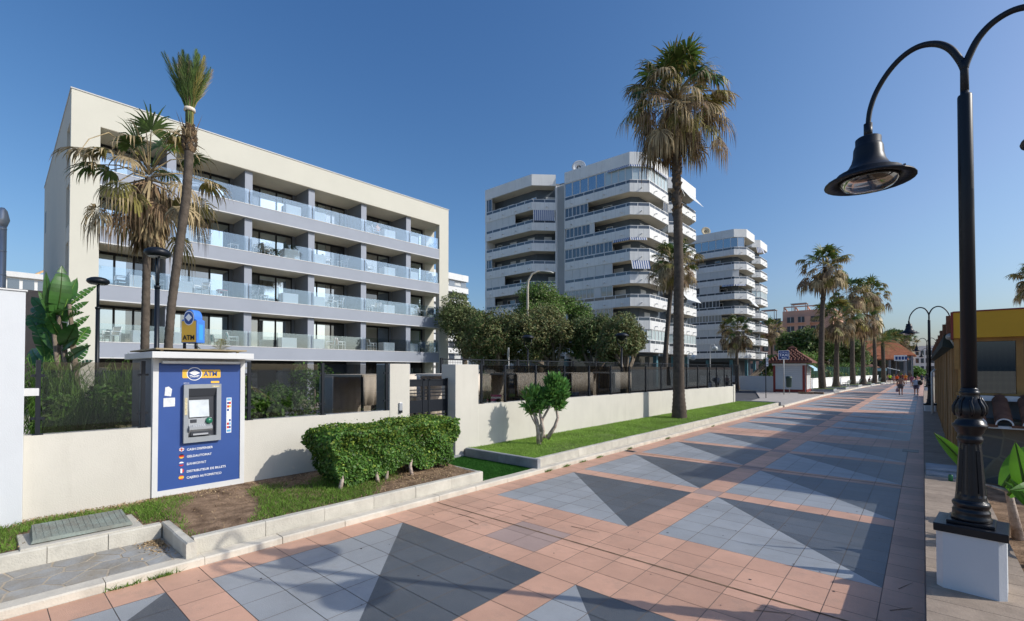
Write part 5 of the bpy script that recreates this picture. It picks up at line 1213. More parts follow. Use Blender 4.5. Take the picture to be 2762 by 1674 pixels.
def palm_crown(name_g, name_d, parent, top, scale, seed, nl, dens=1.0, skirt=1.0, sparse=False, far=False, skl=.95):
    rr = random.Random(seed); G = MB(); Dm = MB(); n = 15 if far else 26
    mats = [M['palmgreen'], M['palmolive'], M['palmdry'], M['palmbrown']]
    for i in range(nl):
        q = (i+.5)/nl; el = R((74 if not sparse else 80)-140*q**.85+rr.uniform(-14,14)); az = i*2.39996+rr.uniform(-.25,.25)
        L = scale*rr.uniform(.62,1.2)*(.72 if q < .15 else 1.12 if q < .75 else .8); Rr = scale*rr.uniform(.46,.66)
        base = Vector(top)+Vector((math.cos(az)*.12, math.sin(az)*.12, .25*scale*(1-q)-.35*scale*q))
        if q < (.14 if sparse else .24): fan_leaf(G, base, az, el, L, Rr, .55+1.6*q, 0 if q < .16 else rr.choice([0,1]), 0 if q < .08 else 1, rr, n)
        elif q < .5:
            k = rr.choice([0,0,1,1,2] if far else [0,1,1,2]) ; fan_leaf(G if k < 2 else Dm, base, az, el, L, Rr, .9+q*.6, k, 2, rr, n)
        elif q < .85: k = rr.choice([1,2,2,3]) if not sparse else rr.choice([1,2,2,2]); fan_leaf(Dm, base, az, el, L*1.02, Rr*1.05, 1.5+.9*rr.random(), k, 2 if rr.random() < .6 else 3, rr, n, wm=.62 if not far else .85, lm=1.25)
        else: fan_leaf(Dm, base, az, max(el, R(-48)), L*.85, Rr*1.1, 2.0, rr.choice([2,3]), rr.choice([2,3]), rr, n, wm=.62 if not far else .85, lm=1.2)
    for i in range(int((150 if not far else 55)*skirt)):      # hanging skirt
        az = rr.uniform(0,6.28); z0 = top[2]-scale*rr.uniform(.2,skl); r0 = scale*rr.uniform(.14,.45)*(1-.45*(top[2]-z0)/scale/max(1,skl)); l = scale*rr.uniform(.4,.75)
        p = Vector((top[0]+r0*math.cos(az), top[1]+r0*math.sin(az), z0)); t_ = Vector((-math.sin(az), math.cos(az), 0)); o = Vector((math.cos(az),math.sin(az),0)); w_ = scale*.02; k = rr.choice([2,2,3,3])
        for j in range(3):
            a0 = rr.uniform(-.3,.3); dz = Vector((0,0,-l*rr.uniform(.8,1.1)))+t_*(l*a0)+o*(.1*scale)
            Dm.add([p-t_*w_,p+t_*w_,p+dz*.6+t_*w_*1.3,p+dz*.6-t_*w_*1.3,p+dz+t_*w_*.1], [(0,1,2,3),(3,2,4)], k)
    for i in range(9 if not far else 5):       # long bare flower stalks
        az = rr.uniform(0,6.28); l = scale*rr.uniform(1.6,2.3); e = rr.uniform(.5,1.25); p = Vector(top)
        pts = []
        for u in (0,.3,.6,.85,1): pts.append(p+Vector((math.cos(az)*math.cos(e)*l*u, math.sin(az)*math.cos(e)*l*u, math.sin(e)*l*u-.75*l*u**3*(1.1 if e < 1 else .6))))
        Dm.tube(pts, [.03,.025,.02,.014,.006] if not far else [.04,.035,.03,.02,.01], 4, 2, cap=False)
    G.build(name_g, mats, parent); Dm.build(name_d, mats, parent)
def palm_trunk(parent, pts, rad, boots=None, seed=1, n=14):
    # resample with ring ridges
    P = [Vector(p) for p in pts]; out = []; rr_ = []
    seg = []
    for i in range(len(P)-1):
        k = max(2, int((P[i+1]-P[i]).length/.09)); k = min(k, 60)
        for j in range(k):
            u = j/k; out.append(P[i].lerp(P[i+1], u)); r = rad[i]+(rad[i+1]-rad[i])*u; rr_.append(r*(1+.035*(1 if (len(out)%2) else -1)))
    out.append(P[-1]); rr_.append(rad[-1])
    b = MB(); b.tube(out, rr_, n); 
    if boots:
        q = random.Random(seed); z0, z1, r0 = boots; kx = len(out)
        for i in range(int((z1-z0)*26)):
            z = q.uniform(z0,z1); c = min(out, key=lambda v: abs(v.z-z)); az = q.uniform(0,6.28); o = Vector((math.cos(az),math.sin(az),0)); t_ = Vector((-math.sin(az),math.cos(az),0)); s = q.uniform(.05,.1)
            a = c+o*r0*.85; a.z = z
            b.add([a-t_*s,a+t_*s,a+t_*s*.6+o*s*.9+Vector((0,0,s*1.6)),a-t_*s*.6+o*s*.9+Vector((0,0,s*1.6)),a+Vector((0,0,s*2.2))], [(0,1,2,3),(3,2,4),(0,3,4),(1,4,2)], q.choice([1,1,0]))
    return b.build('trunk', [M['trunk'], M['palmbrown']], parent)
# the tall palm in the lawn
tp = thing('palm_tree', 'very tall fan palm with dry skirt growing from the lawn bed', 'palm tree', (-8.75, 22.05, .26))
palm_trunk(tp, [(0,0,-.1),(0,0,.35),(-.02,.02,1.0),(-.03,.03,1.6),(-.02,.02,4),(.0,.05,7),(-.04,.08,9.2),(-.1,.1,11),(-.14,.12,15.0)], [.36,.34,.28,.26,.25,.22,.21,.2,.19], (9.6,13.2,.23), 5, 18)
palm_crown('crown', 'dead_fronds', tp, (-.14,.12,15.35), 1.68, 11, 104, skirt=1.1)
# ragged palm in front of the hotel
dp = thing('palm_tree', 'ragged dry fan palm in front of the left end of the hotel', 'palm tree', (-19.72, 3.72, .1))
palm_trunk(dp, [(0,-.0,0),(0,0,3),(.02,.02,6),(.04,.05,9.0)], [.16,.125,.115,.11], (7.0,8.4,.14), 6)
palm_crown('crown', 'dead_fronds', dp, (.04,.05,9.1), 1.42, 29, 32, sparse=True, skirt=3.2, skl=1.35)
# second palm behind the tall one
p2 = thing('palm_tree', 'shorter bushy fan palm right behind the tall palm trunk', 'palm tree', (-18.7, 43.4, 0))
palm_trunk(p2, [(0,0,0),(.2,.1,5),(.7,.5,12.2)], [.32,.22,.19], None, 7)
palm_crown('crown', 'dead_fronds', p2, (.72,.52,12.9), 1.6, 31, 84, skirt=1.4)
# promenade row: build two kinds, copy the rest
fa = thing('palm_tree', 'tall fan palm standing alone beside the tiled kiosk', 'palm tree', (-8.7, 63.9, .3))
palm_trunk(fa, [(0,0,0),(-.12,0,3),(.05,.0,9),(.35,.1,14.0)], [.4,.3,.24,.22], (10,13,.26), 8, 12)
palm_crown('crown', 'dead_fronds', fa, (.36,.1,14.2), 1.85, 41, 60, far=True, skirt=1.0)
fb = thing('palm_tree', 'stout fan palm with green top, second along the bright wall', 'palm tree', (-8.3, 71.8, .3))
palm_trunk(fb, [(0,0,0),(-.0,0,.8),(.05,0,4),(.15,.05,7.6)], [.55,.34,.26,.25], None, 9, 12)
palm_crown('crown', 'dead_fronds', fb, (.16,.05,8.9), 1.85, 53, 62, far=True, skirt=1.4)
for (src, loc, rz, sc, lb) in [(fa,(-7.7,84.0,.3),1.2,(1,1,.97),'tall fan palm rising behind the stout palm in the row'),(fa,(-6.0,97.0,.3),2.5,(.9,.9,1.05),'slender fan palm at the right end of the promenade row'),
        (fb,(-6.9,89.0,.3),.9,(.95,.95,1.22),'fan palm with leaning look, between the tall one and the slender one'),(fb,(-17.2,61.5,.1),2.0,(.72,.72,.82),'small green topped fan palm left of the kiosk'),(fb,(-26,120,1.5),4.0,(.9,.9,1.15),'distant green palm in front of the pink building'),
        (fb,(-7.5,168,1),1.0,(1.1,1.1,1.1),'far palm behind the orange tiled roofs, left of two'),(fb,(-3.5,172,1),3.0,(1.1,1.1,1.05),'far palm behind the orange tiled roofs, right of two'),(fa,(9.05,70,.1),3.3,(.8,.8,.82),'palm crown cut by the right edge of the picture')]:
    dup(src, loc, rz, lb, sc)
# pinnate fronds
def pinnate(mb, p, az, el, L, droop, mi, rr, wl=.3, n=26, up=0, lw=.018, stalk=1):
    d = Vector((math.cos(az)*math.cos(el), math.sin(az)*math.cos(el), math.sin(el))); s0 = Vector((-math.sin(az), math.cos(az), 0)); p = Vector(p); pts = []
    for i in range(9):
        u = i/8; pts.append(p+d*(L*u)+Vector((0,0,-droop*L*u*u*.6)))
    mb.tube(pts, [.02*(1-u/8*.8)*stalk for u in range(9)], 4, mi, cap=False)
    for i in range(n):
        u = .12+.88*i/n; k = min(7, int(u*8)); q = pts[k].lerp(pts[k+1], u*8-k); t_ = (pts[k+1]-pts[k]).normalized(); nn = s0.cross(t_)
        l = wl*L*math.sin(math.pi*min(1,.18+.82*u))**.6*(1-.35*u)*rr.uniform(.8,1.1)
        for sd in (-1,1):
            a = (t_*(.75+up)+s0*sd*(1-up*.45)+nn*(rr.uniform(-.1,.35))).normalized(); tip = q+a*l+Vector((0,0,-droop*l*.4)); w_ = t_*lw*L*.4
            mb.add([q-w_, q+w_, q+a*l*.5+w_*.9, q+a*l*.5-w_*.9, tip], [(0,1,2,3),(3,2,4)], mi)
td = thing('date_palm', 'curving date palm trunk with its fronds tied in an upright bunch', 'palm tree', (-17.2, 3.2, .1))
def at(x, y, t):
    rx, ry = math.cos(YAW), math.sin(YAW); f_ = (-math.sin(YAW), math.cos(YAW)); u = (x-1381)/1265*t
    return Vector((rx*u+f_[0]*t, ry*u+f_[1]*t, 2.6+(995-y)/1265*t))
TDL = Vector((-17.2,3.2,.1)); tpt = [at(x,y,14.6)-TDL for x,y in [(452,1110),(453,1000),(454,920),(461,820),(473,720),(486,620),(498,520),(503,440),(504,372)]]
palm_trunk(td, tpt, [.15,.12,.115,.115,.12,.12,.125,.12,.115], None, 12, 16)
b = MB(); rr = random.Random(3); top = tpt[-1]
for i in range(130):
    u = rr.random(); az = rr.uniform(0,6.28); z = top.z-.4+.75*u; r0 = .2-.1*abs(u-.4); o = Vector((math.cos(az),math.sin(az),0)); t_ = Vector((-math.sin(az),math.cos(az),0)); a = Vector((top.x,top.y,z))+o*r0*.8
    b.add([a-t_*.05,a+t_*.05,a+t_*.03+o*.07+Vector((0,0,.12)),a-t_*.03+o*.07+Vector((0,0,.12)),a+o*.03+Vector((0,0,.17))], [(0,1,2,3),(3,2,4),(0,3,4),(1,4,2)], rr.choice([0,1,1]))
for i in range(16):
    az = rr.uniform(0,6.28); o = Vector((math.cos(az),math.sin(az),0)); a = top+o*.12+Vector((0,0,.1)); l = rr.uniform(.35,.75); e = rr.uniform(.1,.6)
    b.add([a-Vector((-o.y,o.x,0))*.04,a+Vector((-o.y,o.x,0))*.04,a+o*l*e+Vector((0,0,l))], [(0,1,2)], 1)
b.build('leaf_bases', [M['trunk'], M['palmbrown']], td)
b = MB()
for i in range(34):
    az = i*2.4; r0 = rr.uniform(0,.1); p = top+Vector((math.cos(az)*r0, math.sin(az)*r0, .1)); tie = top+Vector((math.cos(az)*.1,math.sin(az)*.1,.95)); 
    L = rr.uniform(1.35,1.75); k = rr.choice([0,0,0,1,1,2])
    b.tube([p, tie], [.025,.02], 4, k, cap=False); pinnate(b, tie, az, R(rr.uniform(68,84)), L, rr.uniform(-.02,.12), k, rr, wl=.36, n=38, up=1.0, lw=.03)
b.build('crown', [M['palmgreen'], M['palmolive'], M['palmdry']], td)
b = MB(); b.tube([(top.x,top.y,top.z+.9),(top.x,top.y,top.z+1.0)], [.16,.15], 12); b.build('tie', M['canvas'], td)
b = MB()
for i in range(14):
    az = rr.uniform(-1.2,1.0)-.6; l = rr.uniform(.7,1.15); p = top+Vector((0,0,-.1)); b.tube([p+Vector((math.cos(az)*l*u, math.sin(az)*l*u, l*(.75*u-.95*u**2.6))) for u in (0,.25,.5,.75,1)], [.012,.011,.009,.007,.004], 4, cap=False)
b.build('flower_stalks', M['palmdry'], td)
def feather_palm(label, loc, h, L, nf, seed, trunk_r=.16, mats=None, name='date_palm'):
    t = thing(name, label, 'palm tree', loc); rr = random.Random(seed)
    b = MB(); b.tube([(0,0,0),(.05,0,h*.5),(0,0,h)], [trunk_r*1.3,trunk_r,trunk_r], 10); b.build('trunk', M['trunk'], t)
    b = MB()
    for i in range(nf): pinnate(b, (0,0,h), i*2.4, R(80-95*i/nf+rr.uniform(-8,8)), L*rr.uniform(.8,1.1), rr.uniform(.45,.85), rr.choice([0,0,1]), rr, wl=.28, n=22)
    b.build('crown', mats or [M['palmgreen'], M['palmolive']], t); return t
feather_palm('feathery date palm at the end of the bright wall', (-5.4, 107, .2), 7.0, 4.2, 26, 5, .3)
feather_palm('young feathery palm peeking over the booth roof beside the sign', (-12.6, 3.75, .1), 2.3, 1.25, 12, 8, .07, name='garden_palm')

# leaf clouds
def cloud(name, parent, cl, n, size, mats, wts, seed, flat=.5, shell=.55, world=True, elong=1.7, radial=0):
    r_ = np.random.default_rng(seed); cl = np.array(cl, float); vol = (cl[:,3]*cl[:,4]*cl[:,5])**.75; ci = r_.choice(len(cl), n, p=vol/vol.sum())
    d = r_.normal(size=(n,3)); d /= np.linalg.norm(d,axis=1,keepdims=True)
    rad = 1-np.abs(r_.normal(0,1-shell,n))*.55; ph = np.arctan2(d[:,1],d[:,0]); th = np.arccos(d[:,2])
    lump = 1+.16*np.sin(ph*3+cl[ci,0]*7)*np.sin(th*4+cl[ci,1]*5)+.12*np.sin(ph*7+cl[ci,2]*9+th*6)
    P = cl[ci,:3]+d*cl[ci,3:6]*(rad*lump)[:,None]
    keep = (np.sin(P[:,0]*3.1/size*.12+1)+np.sin(P[:,1]*2.7/size*.12)+np.sin(P[:,2]*3.7/size*.12+2)+r_.normal(0,.9,n)) > -1.3
    P, d, ci = P[keep], d[keep], ci[keep]; n = len(P)
    nrm = d*.6+r_.normal(0,.7,(n,3))+np.array([0,0,flat]); nrm /= np.linalg.norm(nrm,axis=1,keepdims=True)
    a = np.cross(nrm, r_.normal(size=(n,3))); a /= np.linalg.norm(a,axis=1,keepdims=True)
    if radial:
        a = d+np.array([0,0,.7])+r_.normal(0,.35,(n,3)); a /= np.linalg.norm(a,axis=1,keepdims=True); nrm = np.cross(a, r_.normal(size=(n,3))); nrm /= np.linalg.norm(nrm,axis=1,keepdims=True)
    b_ = np.cross(nrm,a)
    s = size*r_.uniform(.6,1.35,n)[:,None]; a = a*s*elong*.5; b_ = b_*s*.5
    V = np.stack([P-a, P+b_*.9+a*.05, P+a, P-b_*.9+a*.05],1).reshape(-1,3)
    if parent is not None and world:
        V = V-np.array(parent.location)
    F = np.arange(4*n).reshape(n,4); w_ = np.array(wts,float); w_ = w_/w_.sum()
    cm = r_.random((len(cl),len(mats)))*.6+.4; pm = w_*cm[ci]; pm /= pm.sum(1,keepdims=True); mi = (r_.random(n)[:,None] > np.cumsum(pm,1)).sum(1).clip(0,len(mats)-1)
    return fast_mesh(name, V, F, mats, mi, parent)
def tree(label, loc, h0, cl, n, size, mats, wts, seed, tr=.3, name='broadleaf_tree', cat='tree'):
    t = thing(name, label, cat, loc); rr = random.Random(seed); b = MB(); fork = Vector((rr.uniform(-.2,.2), rr.uniform(-.2,.2), h0))
    b.tube([(0,0,-.1),(tr*.3,0,h0*.5),fork], [tr*1.25,tr,tr*.85], 10)
    for c in cl[:12]:
        e = Vector(c[:3])-Vector(loc); m_ = fork.lerp(e, .5)+Vector((rr.uniform(-.4,.4),rr.uniform(-.4,.4),-.1*abs(e.x))); b.tube([fork-Vector((0,0,.1)), m_, e], [tr*.55,tr*.35,tr*.1], 7)
        for k in range(2):
            e2 = e+Vector((rr.uniform(-1,1)*c[3],rr.uniform(-1,1)*c[4],rr.uniform(-.3,.9)*c[5]))*.8; b.tube([m_, m_.lerp(e2,.5)+Vector((0,0,.2)), e2], [tr*.25,tr*.15,tr*.05], 5)
    b.build('trunk', M['bark'], t); cloud('crown', t, cl, n, size, mats, wts, seed); return t
def blob(cx, cy, t, w_, h_, k, seed, jit=.5):    # clusters filling an outline w x h (m) seen around pixel (cx,cy) at depth t
    rr = random.Random(seed); c = at(cx,cy,t); ax = Vector((math.cos(YAW),math.sin(YAW),0)); fx = Vector((-math.sin(YAW),math.cos(YAW),0)); out = []
    for i in range(k):
        a = rr.uniform(0,6.28); q = math.sqrt(rr.random())*.72; p = c+ax*(w_/2*q*math.cos(a))+Vector((0,0,h_/2*q*math.sin(a)))+fx*(w_*.5*rr.uniform(-.6,.6)*(1-q*.5))
        r0 = min(w_,h_)*rr.uniform(.2,.32); out.append((p.x,p.y,p.z,r0*1.1,r0*1.1,r0*.9))
    return out
DK, BRZ, GG, BR = M['leaftree'], M['leafbrown'], M['leafgrey'], M['leafbright']
c = at(1255,990,41); tree('grey green tree leaning beside the right end of the hotel', (c.x,c.y,0), 3.4, blob(1262,862,41,4.2,6.2,14,2), 30000, 0.109, [GG,DK,BRZ], [3,1.2,.4], 21, .26)
c = at(1345,990,37); tree('dark bronze tree left of the pale road light behind the fence', (c.x,c.y,0), 2.4, blob(1345,908,37,5.0,4.4,13,3), 32000, 0.109, [DK,BRZ,GG], [2,1.8,.4], 22, .24)
c = at(1452,990,42); tree('big green tree in front of the nearest tower', (c.x,c.y,0), 3.4, blob(1450,850,43,4.8,5.4,14,5)+blob(1540,855,44,3.6,5.0,10,6), 52000, 0.116, [BR,GG,DK], [2.2,1.6,1], 23, .34)
c = at(1490,990,37); tree('bronze leaved tree with pale branches behind the round sign', (c.x,c.y,0), 2.6, blob(1462,905,37,6.2,4.6,16,7), 34000, 0.109, [BRZ,GG,DK], [2,1.4,1.0], 24, .28)
c = at(1600,990,36); tree('dark spreading tree between the lantern and the bronze tree', (c.x,c.y,0), 2.2, blob(1600,920,37,4.6,3.6,12,8), 28000, 0.109, [DK,GG,BRZ], [2.4,.8,.6], 25, .26)
c = at(1685,990,33); tree('bronze green tree behind the black lantern near the palm', (c.x,c.y,0), 2.0, blob(1682,922,33.5,3.9,3.5,12,9), 30000, 0.102, [BRZ,DK,GG], [1.6,1.4,1.4], 26, .24)
c = at(2170,995,88); tree('large dark rounded tree behind the kiosk roof', (c.x,c.y,0), 3.0, blob(2165,938,88,9.5,7.6,18,12), 16000, .34, [DK,BR,GG], [2,1,.8], 27, .4)
c = at(2280,995,92); tree('wispy olive green tamarisk behind the second palm', (c.x,c.y,0), 2.4, blob(2284,955,92,6.2,7.4,15,13), 14000, .26, [GG,BR,DK], [2.4,1,.6], 28, .35)
c = at(2236,995,98); tree('dark green tree between the kiosk palm and the tamarisk', (c.x,c.y,0), 2.4, blob(2232,945,98,5.5,6.5,10,14), 9000, .32, [DK,BR], [2,1], 29, .35)
c = at(2330,990,118); tree('olive tree in front of the far tiled roof', (c.x,c.y,0), 2.4, blob(2352,958,118,7.5,5.6,10,15), 9000, .32, [GG,DK], [2,1], 30, .35)
c = at(2415,985,165); tree('far dark tree above the orange tiled restaurant', (c.x,c.y,0), 4, blob(2420,915,165,12,6.5,12,16), 8000, .5, [DK,BR], [2,1], 31, .4)
c = at(2480,1000,128); tree('bright green bush at the far end of the promenade', (c.x,c.y,0), .4, blob(2477,1003,128,5.5,3.6,8,17), 5000, .3, [BR], [1], 32, .2, 'garden_bush', 'bush')
c = at(2000,985,66); tree('dark bush below the second tower beside the street wall', (c.x,c.y,0), .6, blob(2078,990,72,3.0,4.0,8,18), 4000, .25, [DK,BR], [2,1], 33, .15, 'garden_bush', 'bush')
for i in range(13):           # hedge bushes behind the white villa wall
    q, tt = along(WP, 2+4.2*i); rr = random.Random(60+i); h_ = rr.uniform(2.7,3.9) if i not in (2,3) else 5.2
    cl = [(q.x-1.3+rr.uniform(-.5,.3), q.y+rr.uniform(-1.3,1.3), h_*u, 1.1,1.4,.9) for u in (.25,.55,.8) for _ in range(2)]
    t = thing('hedge_bush', ['bushy green shrub','rust tinged shrub','tall bright green shrub','leafy shrub'][[3,1,2,2,0,3,1,0,3,1,3,0,1][i]]+' number'*0+[' just right of the kiosk awning',' behind the kiosk palm trunk',' right of the kiosk palm trunk',' beside the leafy shrub mass right of the kiosk palm',' behind the stout palm trunk',' just past the stout palm trunk',' behind the first bench',' above the first bench',' behind the leaning palm trunk',' past the leaning palm trunk',' above the seated person',' behind the slender palm trunk',' at the far end of the bright wall'][i], 'shrub', (q.x-1.4,q.y,0), 0, 'shrubs behind the bright wall')
    b = MB(); b.tube([(0,0,0),(.05,0,h_*.5)], [.09,.05], 6); b.build('stem', M['bark'], t)
    cloud('foliage', t, cl, 1900, .2, [BR,M['leafbrown'],DK], [2.2,.5+1.6*(i%3==1),1], 70+i)

# clipped hedge in the near bed
hd = thing('clipped_hedge', 'clipped dark green flat topped hedge on bare stems in the near bed', 'hedge', (-8.75, 5.9, .3))
r_ = np.random.default_rng(17); n = 52000
h = np.where(r_.random(n) < .27, 1.0, r_.random(n)**.8); isT = h >= 1.0
yy = r_.uniform(-1,1,n); xx = r_.uniform(-1,1,n); side = r_.integers(0,4,n); e = r_.choice([-1.0,1.0], n)
xs_ = np.where(isT, xx, np.where(side < 3, np.where(r_.random(n) < .72, 1, -1), xx)); ys_ = np.where(isT, yy, np.where(side < 3, yy, e))
hl = 1.3+.36*h; hw_ = .4+.27*h; inn = np.abs(r_.normal(0,.085,n)); dep = np.where(isT, 1, 1-inn*1.6)
bump_ = 1+.05*np.sin(ys_*7+h*5)+.045*np.sin(h*11+ys_*13)
X_ = xs_*hw_*dep*bump_; Y_ = ys_*hl*np.where(side==3,dep,1)*bump_ +.02*h
low = .13+.08*np.sin(Y_*3.1+1)+.06*np.sin(Y_*7.3)
Z_ = np.where(isT, 1.12+.03*np.sin(Y_*5)+.03*np.sin(X_*9)+.06*np.clip((Y_-.1)*1.2,0,1)-inn*1.0, low+h*(1.1-low)+.05*np.clip((Y_-.1)*1.2,0,1)*h)
Z_ = Z_+np.where(r_.random(n) < .05, np.abs(r_.normal(0,.05,n)), 0)*isT
P = np.stack([X_,Y_,Z_],1); rim = (np.abs(xs_)**8+np.abs(ys_)**8)*.08*isT; P[:,2] -= rim
nrm = np.stack([xs_*(~isT), ys_*(side==3)*(~isT), isT*1.0+.35],1)+r_.normal(0,.65,(n,3)); nrm /= np.linalg.norm(nrm,axis=1,keepdims=True)
a = np.cross(nrm, r_.normal(size=(n,3))); a /= np.linalg.norm(a,axis=1,keepdims=True); b_ = np.cross(nrm,a); s = (.058*r_.uniform(.6,1.3,n))[:,None]
a, b_ = a*s*.62, b_*s*.36
keep = (np.sin(Y_*4.3+2)*np.sin(Z_*6.1+X_*3)+r_.normal(0,.35,n)) < .98
V = np.stack([P-a,P+b_,P+a,P-b_],1)[keep].reshape(-1,3); m_ = len(V)//4
young = (r_.random(n) < np.where(isT, .5, .06+.12*h)).astype(int)[keep]
fast_mesh('foliage', V, np.arange(4*m_).reshape(m_,4), [M['leafhedge'], M['leafnew']], young, hd)
rr = random.Random(5)
for (x, y) in [(.42,-1.35),(.34,-1.22),(.25,-.98),(.32,-.82),(.42,-.5),(.38,-.3),(.44,.32),(.1,.75),(-.2,-.9),(-.2,.0),(-.15,.6)]:
    b = MB(); e = Vector((x*.6+rr.uniform(-.1,.1), y*.9+rr.uniform(-.15,.15), .65)); b.tube([(x,y,-.05),(x+rr.uniform(-.03,.03),y+rr.uniform(-.05,.05),.2),e], [.045,.035,.028], 7)
    for k in range(4): b.tube([e, e+Vector((rr.uniform(-.3,.3),rr.uniform(-.4,.4),rr.uniform(.1,.42)))], [.018,.006], 5)
    b.build('stem', M['palebark'], hd)
# oleander
ol = thing('oleander_bush', 'small oleander tree with two clipped tufts on bare crooked stems in the lawn', 'shrub', (-8.91, 11.47, .27))
O = Vector((-8.91,11.47,.27)); A = lambda x,y,t=14.5: at(x,y,t)-O
b = MB()
for pts, rad in [([(1458,1198),(1453,1165),(1446,1135),(1437,1110),(1430,1085)],[.085,.07,.06,.05,.03]),([(1462,1190),(1466,1160),(1458,1130),(1452,1105),(1448,1080)],[.06,.05,.045,.04,.02]),([(1470,1180),(1462,1150),(1462,1128),(1480,1100),(1495,1075)],[.05,.045,.04,.035,.02]),([(1478,1182),(1494,1150),(1504,1125),(1502,1100),(1510,1070)],[.07,.055,.045,.035,.02]),([(1455,1165),(1440,1130),(1425,1105)],[.04,.03,.015])]:
    k = [A(*p)+Vector((rng.uniform(-.05,.05),rng.uniform(-.05,.05),0)) for p in pts]; b.tube(k, rad, 8)
b.build('stem', M['palebark'], ol)
cl = []
for (x,y,r_x,r_z) in [(1424,1082,.24,.24),(1440,1062,.26,.24),(1456,1085,.22,.24),(1434,1100,.2,.2),(1418,1066,.16,.16),(1488,1058,.26,.26),(1508,1058,.24,.26),(1494,1032,.24,.24),(1506,1084,.18,.2),(1480,1078,.16,.18),(1516,1040,.16,.18)]:
    p = at(x,y,14.5); cl.append((p.x,p.y,p.z,r_x*1.05,r_x*1.05,r_z*1.05))
cloud('foliage', ol, cl, 4600, .085, [M['leafole'], BR], [3,.9], 44, flat=.2, shell=.25, elong=3.6, radial=1)

# big leaved plants ------------------------------------------------------
def blade(mb, p, tip, wd, rr, mi=0, sag=.15, torn=0, n=10, fold=.25, up=Vector((0,0,1))):
    p, tip = Vector(p), Vector(tip); d = tip-p; s = d.cross(up).normalized(); nn = s.cross(d.normalized()).normalized(); L = d.length; rows = []
    for i in range(n+1):
        u = i/n; c = p+d*u+nn*(math.sin(math.pi*u)*sag*L)+Vector((0,0,0)); w_ = wd*(math.sin(math.pi*min(1,.08+u*.95))**.65)*(1 if u < .98 else .2)
        rows.append((c-s*w_+nn*fold*w_, c, c+s*w_+nn*fold*w_))
    for i in range(n):
        if torn and i % 2 and rr.random() < torn:
            a, b = rows[i], rows[i+1]; m0 = a[0].lerp(b[0],.5)
            mb.add([a[0],a[1],b[1],a[0].lerp(b[0],.55)], [(0,1,2,3)], mi, True); mb.add([a[1],a[2],a[2].lerp(b[2],.6),b[1]], [(0,1,2,3)], mi, True)
        else: mb.add([*rows[i],*rows[i+1]], [(0,1,4,3),(1,2,5,4)], mi, True)
    mb.tube([r[1]+nn*.008 for r in rows], [.02*(1-.7*i/n) for i in range(n+1)], 5, 1, cap=False)
sz = thing('giant_strelitzia', 'tall giant plant with big torn paddle leaves behind the left glass', 'plant', (-19.1, 1.9, .1))
L0 = Vector((-19.1,1.9,.1)); T_ = 14.3; b = MB(); rr = random.Random(2)
for (bx,by,tx,ty,wd,torn,dt) in [(148,862,163,714,.26,.45,0),(165,850,205,748,.17,.6,.3),(190,818,258,770,.11,.95,.5),(150,862,82,800,.17,.6,.3),(140,850,100,785,.13,.5,-.4),(172,935,205,870,.24,.3,-.5),(175,975,245,930,.15,.6,-.3),(142,855,138,752,.13,.7,.5),(180,845,238,812,.1,.9,.2),(190,1010,252,972,.17,.9,-.6),(150,845,205,838,.16,.3,-.8),(135,850,80,832,.14,.5,.2),(140,870,70,850,.14,.6,.1),(160,905,125,845,.16,.4,-.4),(178,860,225,842,.12,.9,-.2),(150,930,188,790,.2,.5,.4),(145,940,110,850,.18,.6,.3),(165,940,215,905,.2,.4,-.3),(150,900,95,862,.15,.6,.4),(170,900,240,850,.12,.9,.5),(140,880,120,730,.12,.7,-.3),(160,1000,120,930,.2,.4,.3),(120,960,95,880,.2,.5,.6),(190,980,235,925,.18,.6,.4),(110,900,72,850,.16,.7,.5),(200,930,240,880,.16,.8,.7),(130,1000,85,940,.2,.5,.8)]:
    blade(b, at(bx,by,T_)-L0, at(tx,ty,T_+dt)-L0, wd, rr, 0, rr.uniform(.03,.1), torn, 14, up=Vector((.9,-.2+rr.uniform(-.4,.4),.35)))
b.build('leaves', [M['strelitzia'], M['reed']], sz)
b = MB(); [b.tube([(rr.uniform(-.25,.25),rr.uniform(-.25,.25),0), at(x,y,T_)-L0], [.12,.05], 8) for x,y in [(147,880),(155,850),(185,820),(140,860)]]; b.build('stem', M['bark'], sz)
def reeds(label, loc, n, h, spread, seed, name='papyrus_clump'):
    t = thing(name, label, 'plant', loc); rr = random.Random(seed); b = MB()
    for i in range(n):
        az = rr.uniform(0,6.28); l = h*rr.uniform(.55,1.1); out = spread*rr.uniform(.1,1); p = Vector((rr.uniform(-.4,.4),rr.uniform(-.4,.4),rr.uniform(0,h*.5))); o = Vector((math.cos(az),math.sin(az),0)); s = Vector((-o.y,o.x,0))*.014
        pts = [p+o*out*u**1.6+Vector((0,0,l*(1.15*u-.55*u**3*(1+out/spread)))) for u in (0,.3,.55,.8,1)]
        for q in range(4): b.add([pts[q]-s*(1-q/5),pts[q]+s*(1-q/5),pts[q+1]+s*(1-(q+1)/5),pts[q+1]-s*(1-(q+1)/5)], [(0,1,2,3)], 0)
        for k in range(7):
            c = pts[4].lerp(pts[3], rr.random()*.9); e = c+Vector((rr.uniform(-.22,.22),rr.uniform(-.22,.22),rr.uniform(-.35,.05))); b.add([c-s*.6,c+s*.6,e], [(0,1,2)], 0)
    b.build('leaves', [M['reed']], t); b = MB(); b.tube([(0,0,0),(.05,.05,h*.55)], [.14,.08], 8); b.build('stem', M['bark'], t); return t
reeds('arching thread leaved clump left, beside the white building', (-16.6, 1.3, .1), 420, 2.75, 1.5, 1)
reeds('arching thread leaved clump right of the paddle leaved plant', (-16.9, 2.5, .1), 380, 2.7, 1.5, 2)
reeds('lower thread leaved clump behind the left glass screen', (-12.7, 1.5, .1), 240, 2.2, .8, 3)
rr = random.Random(9)
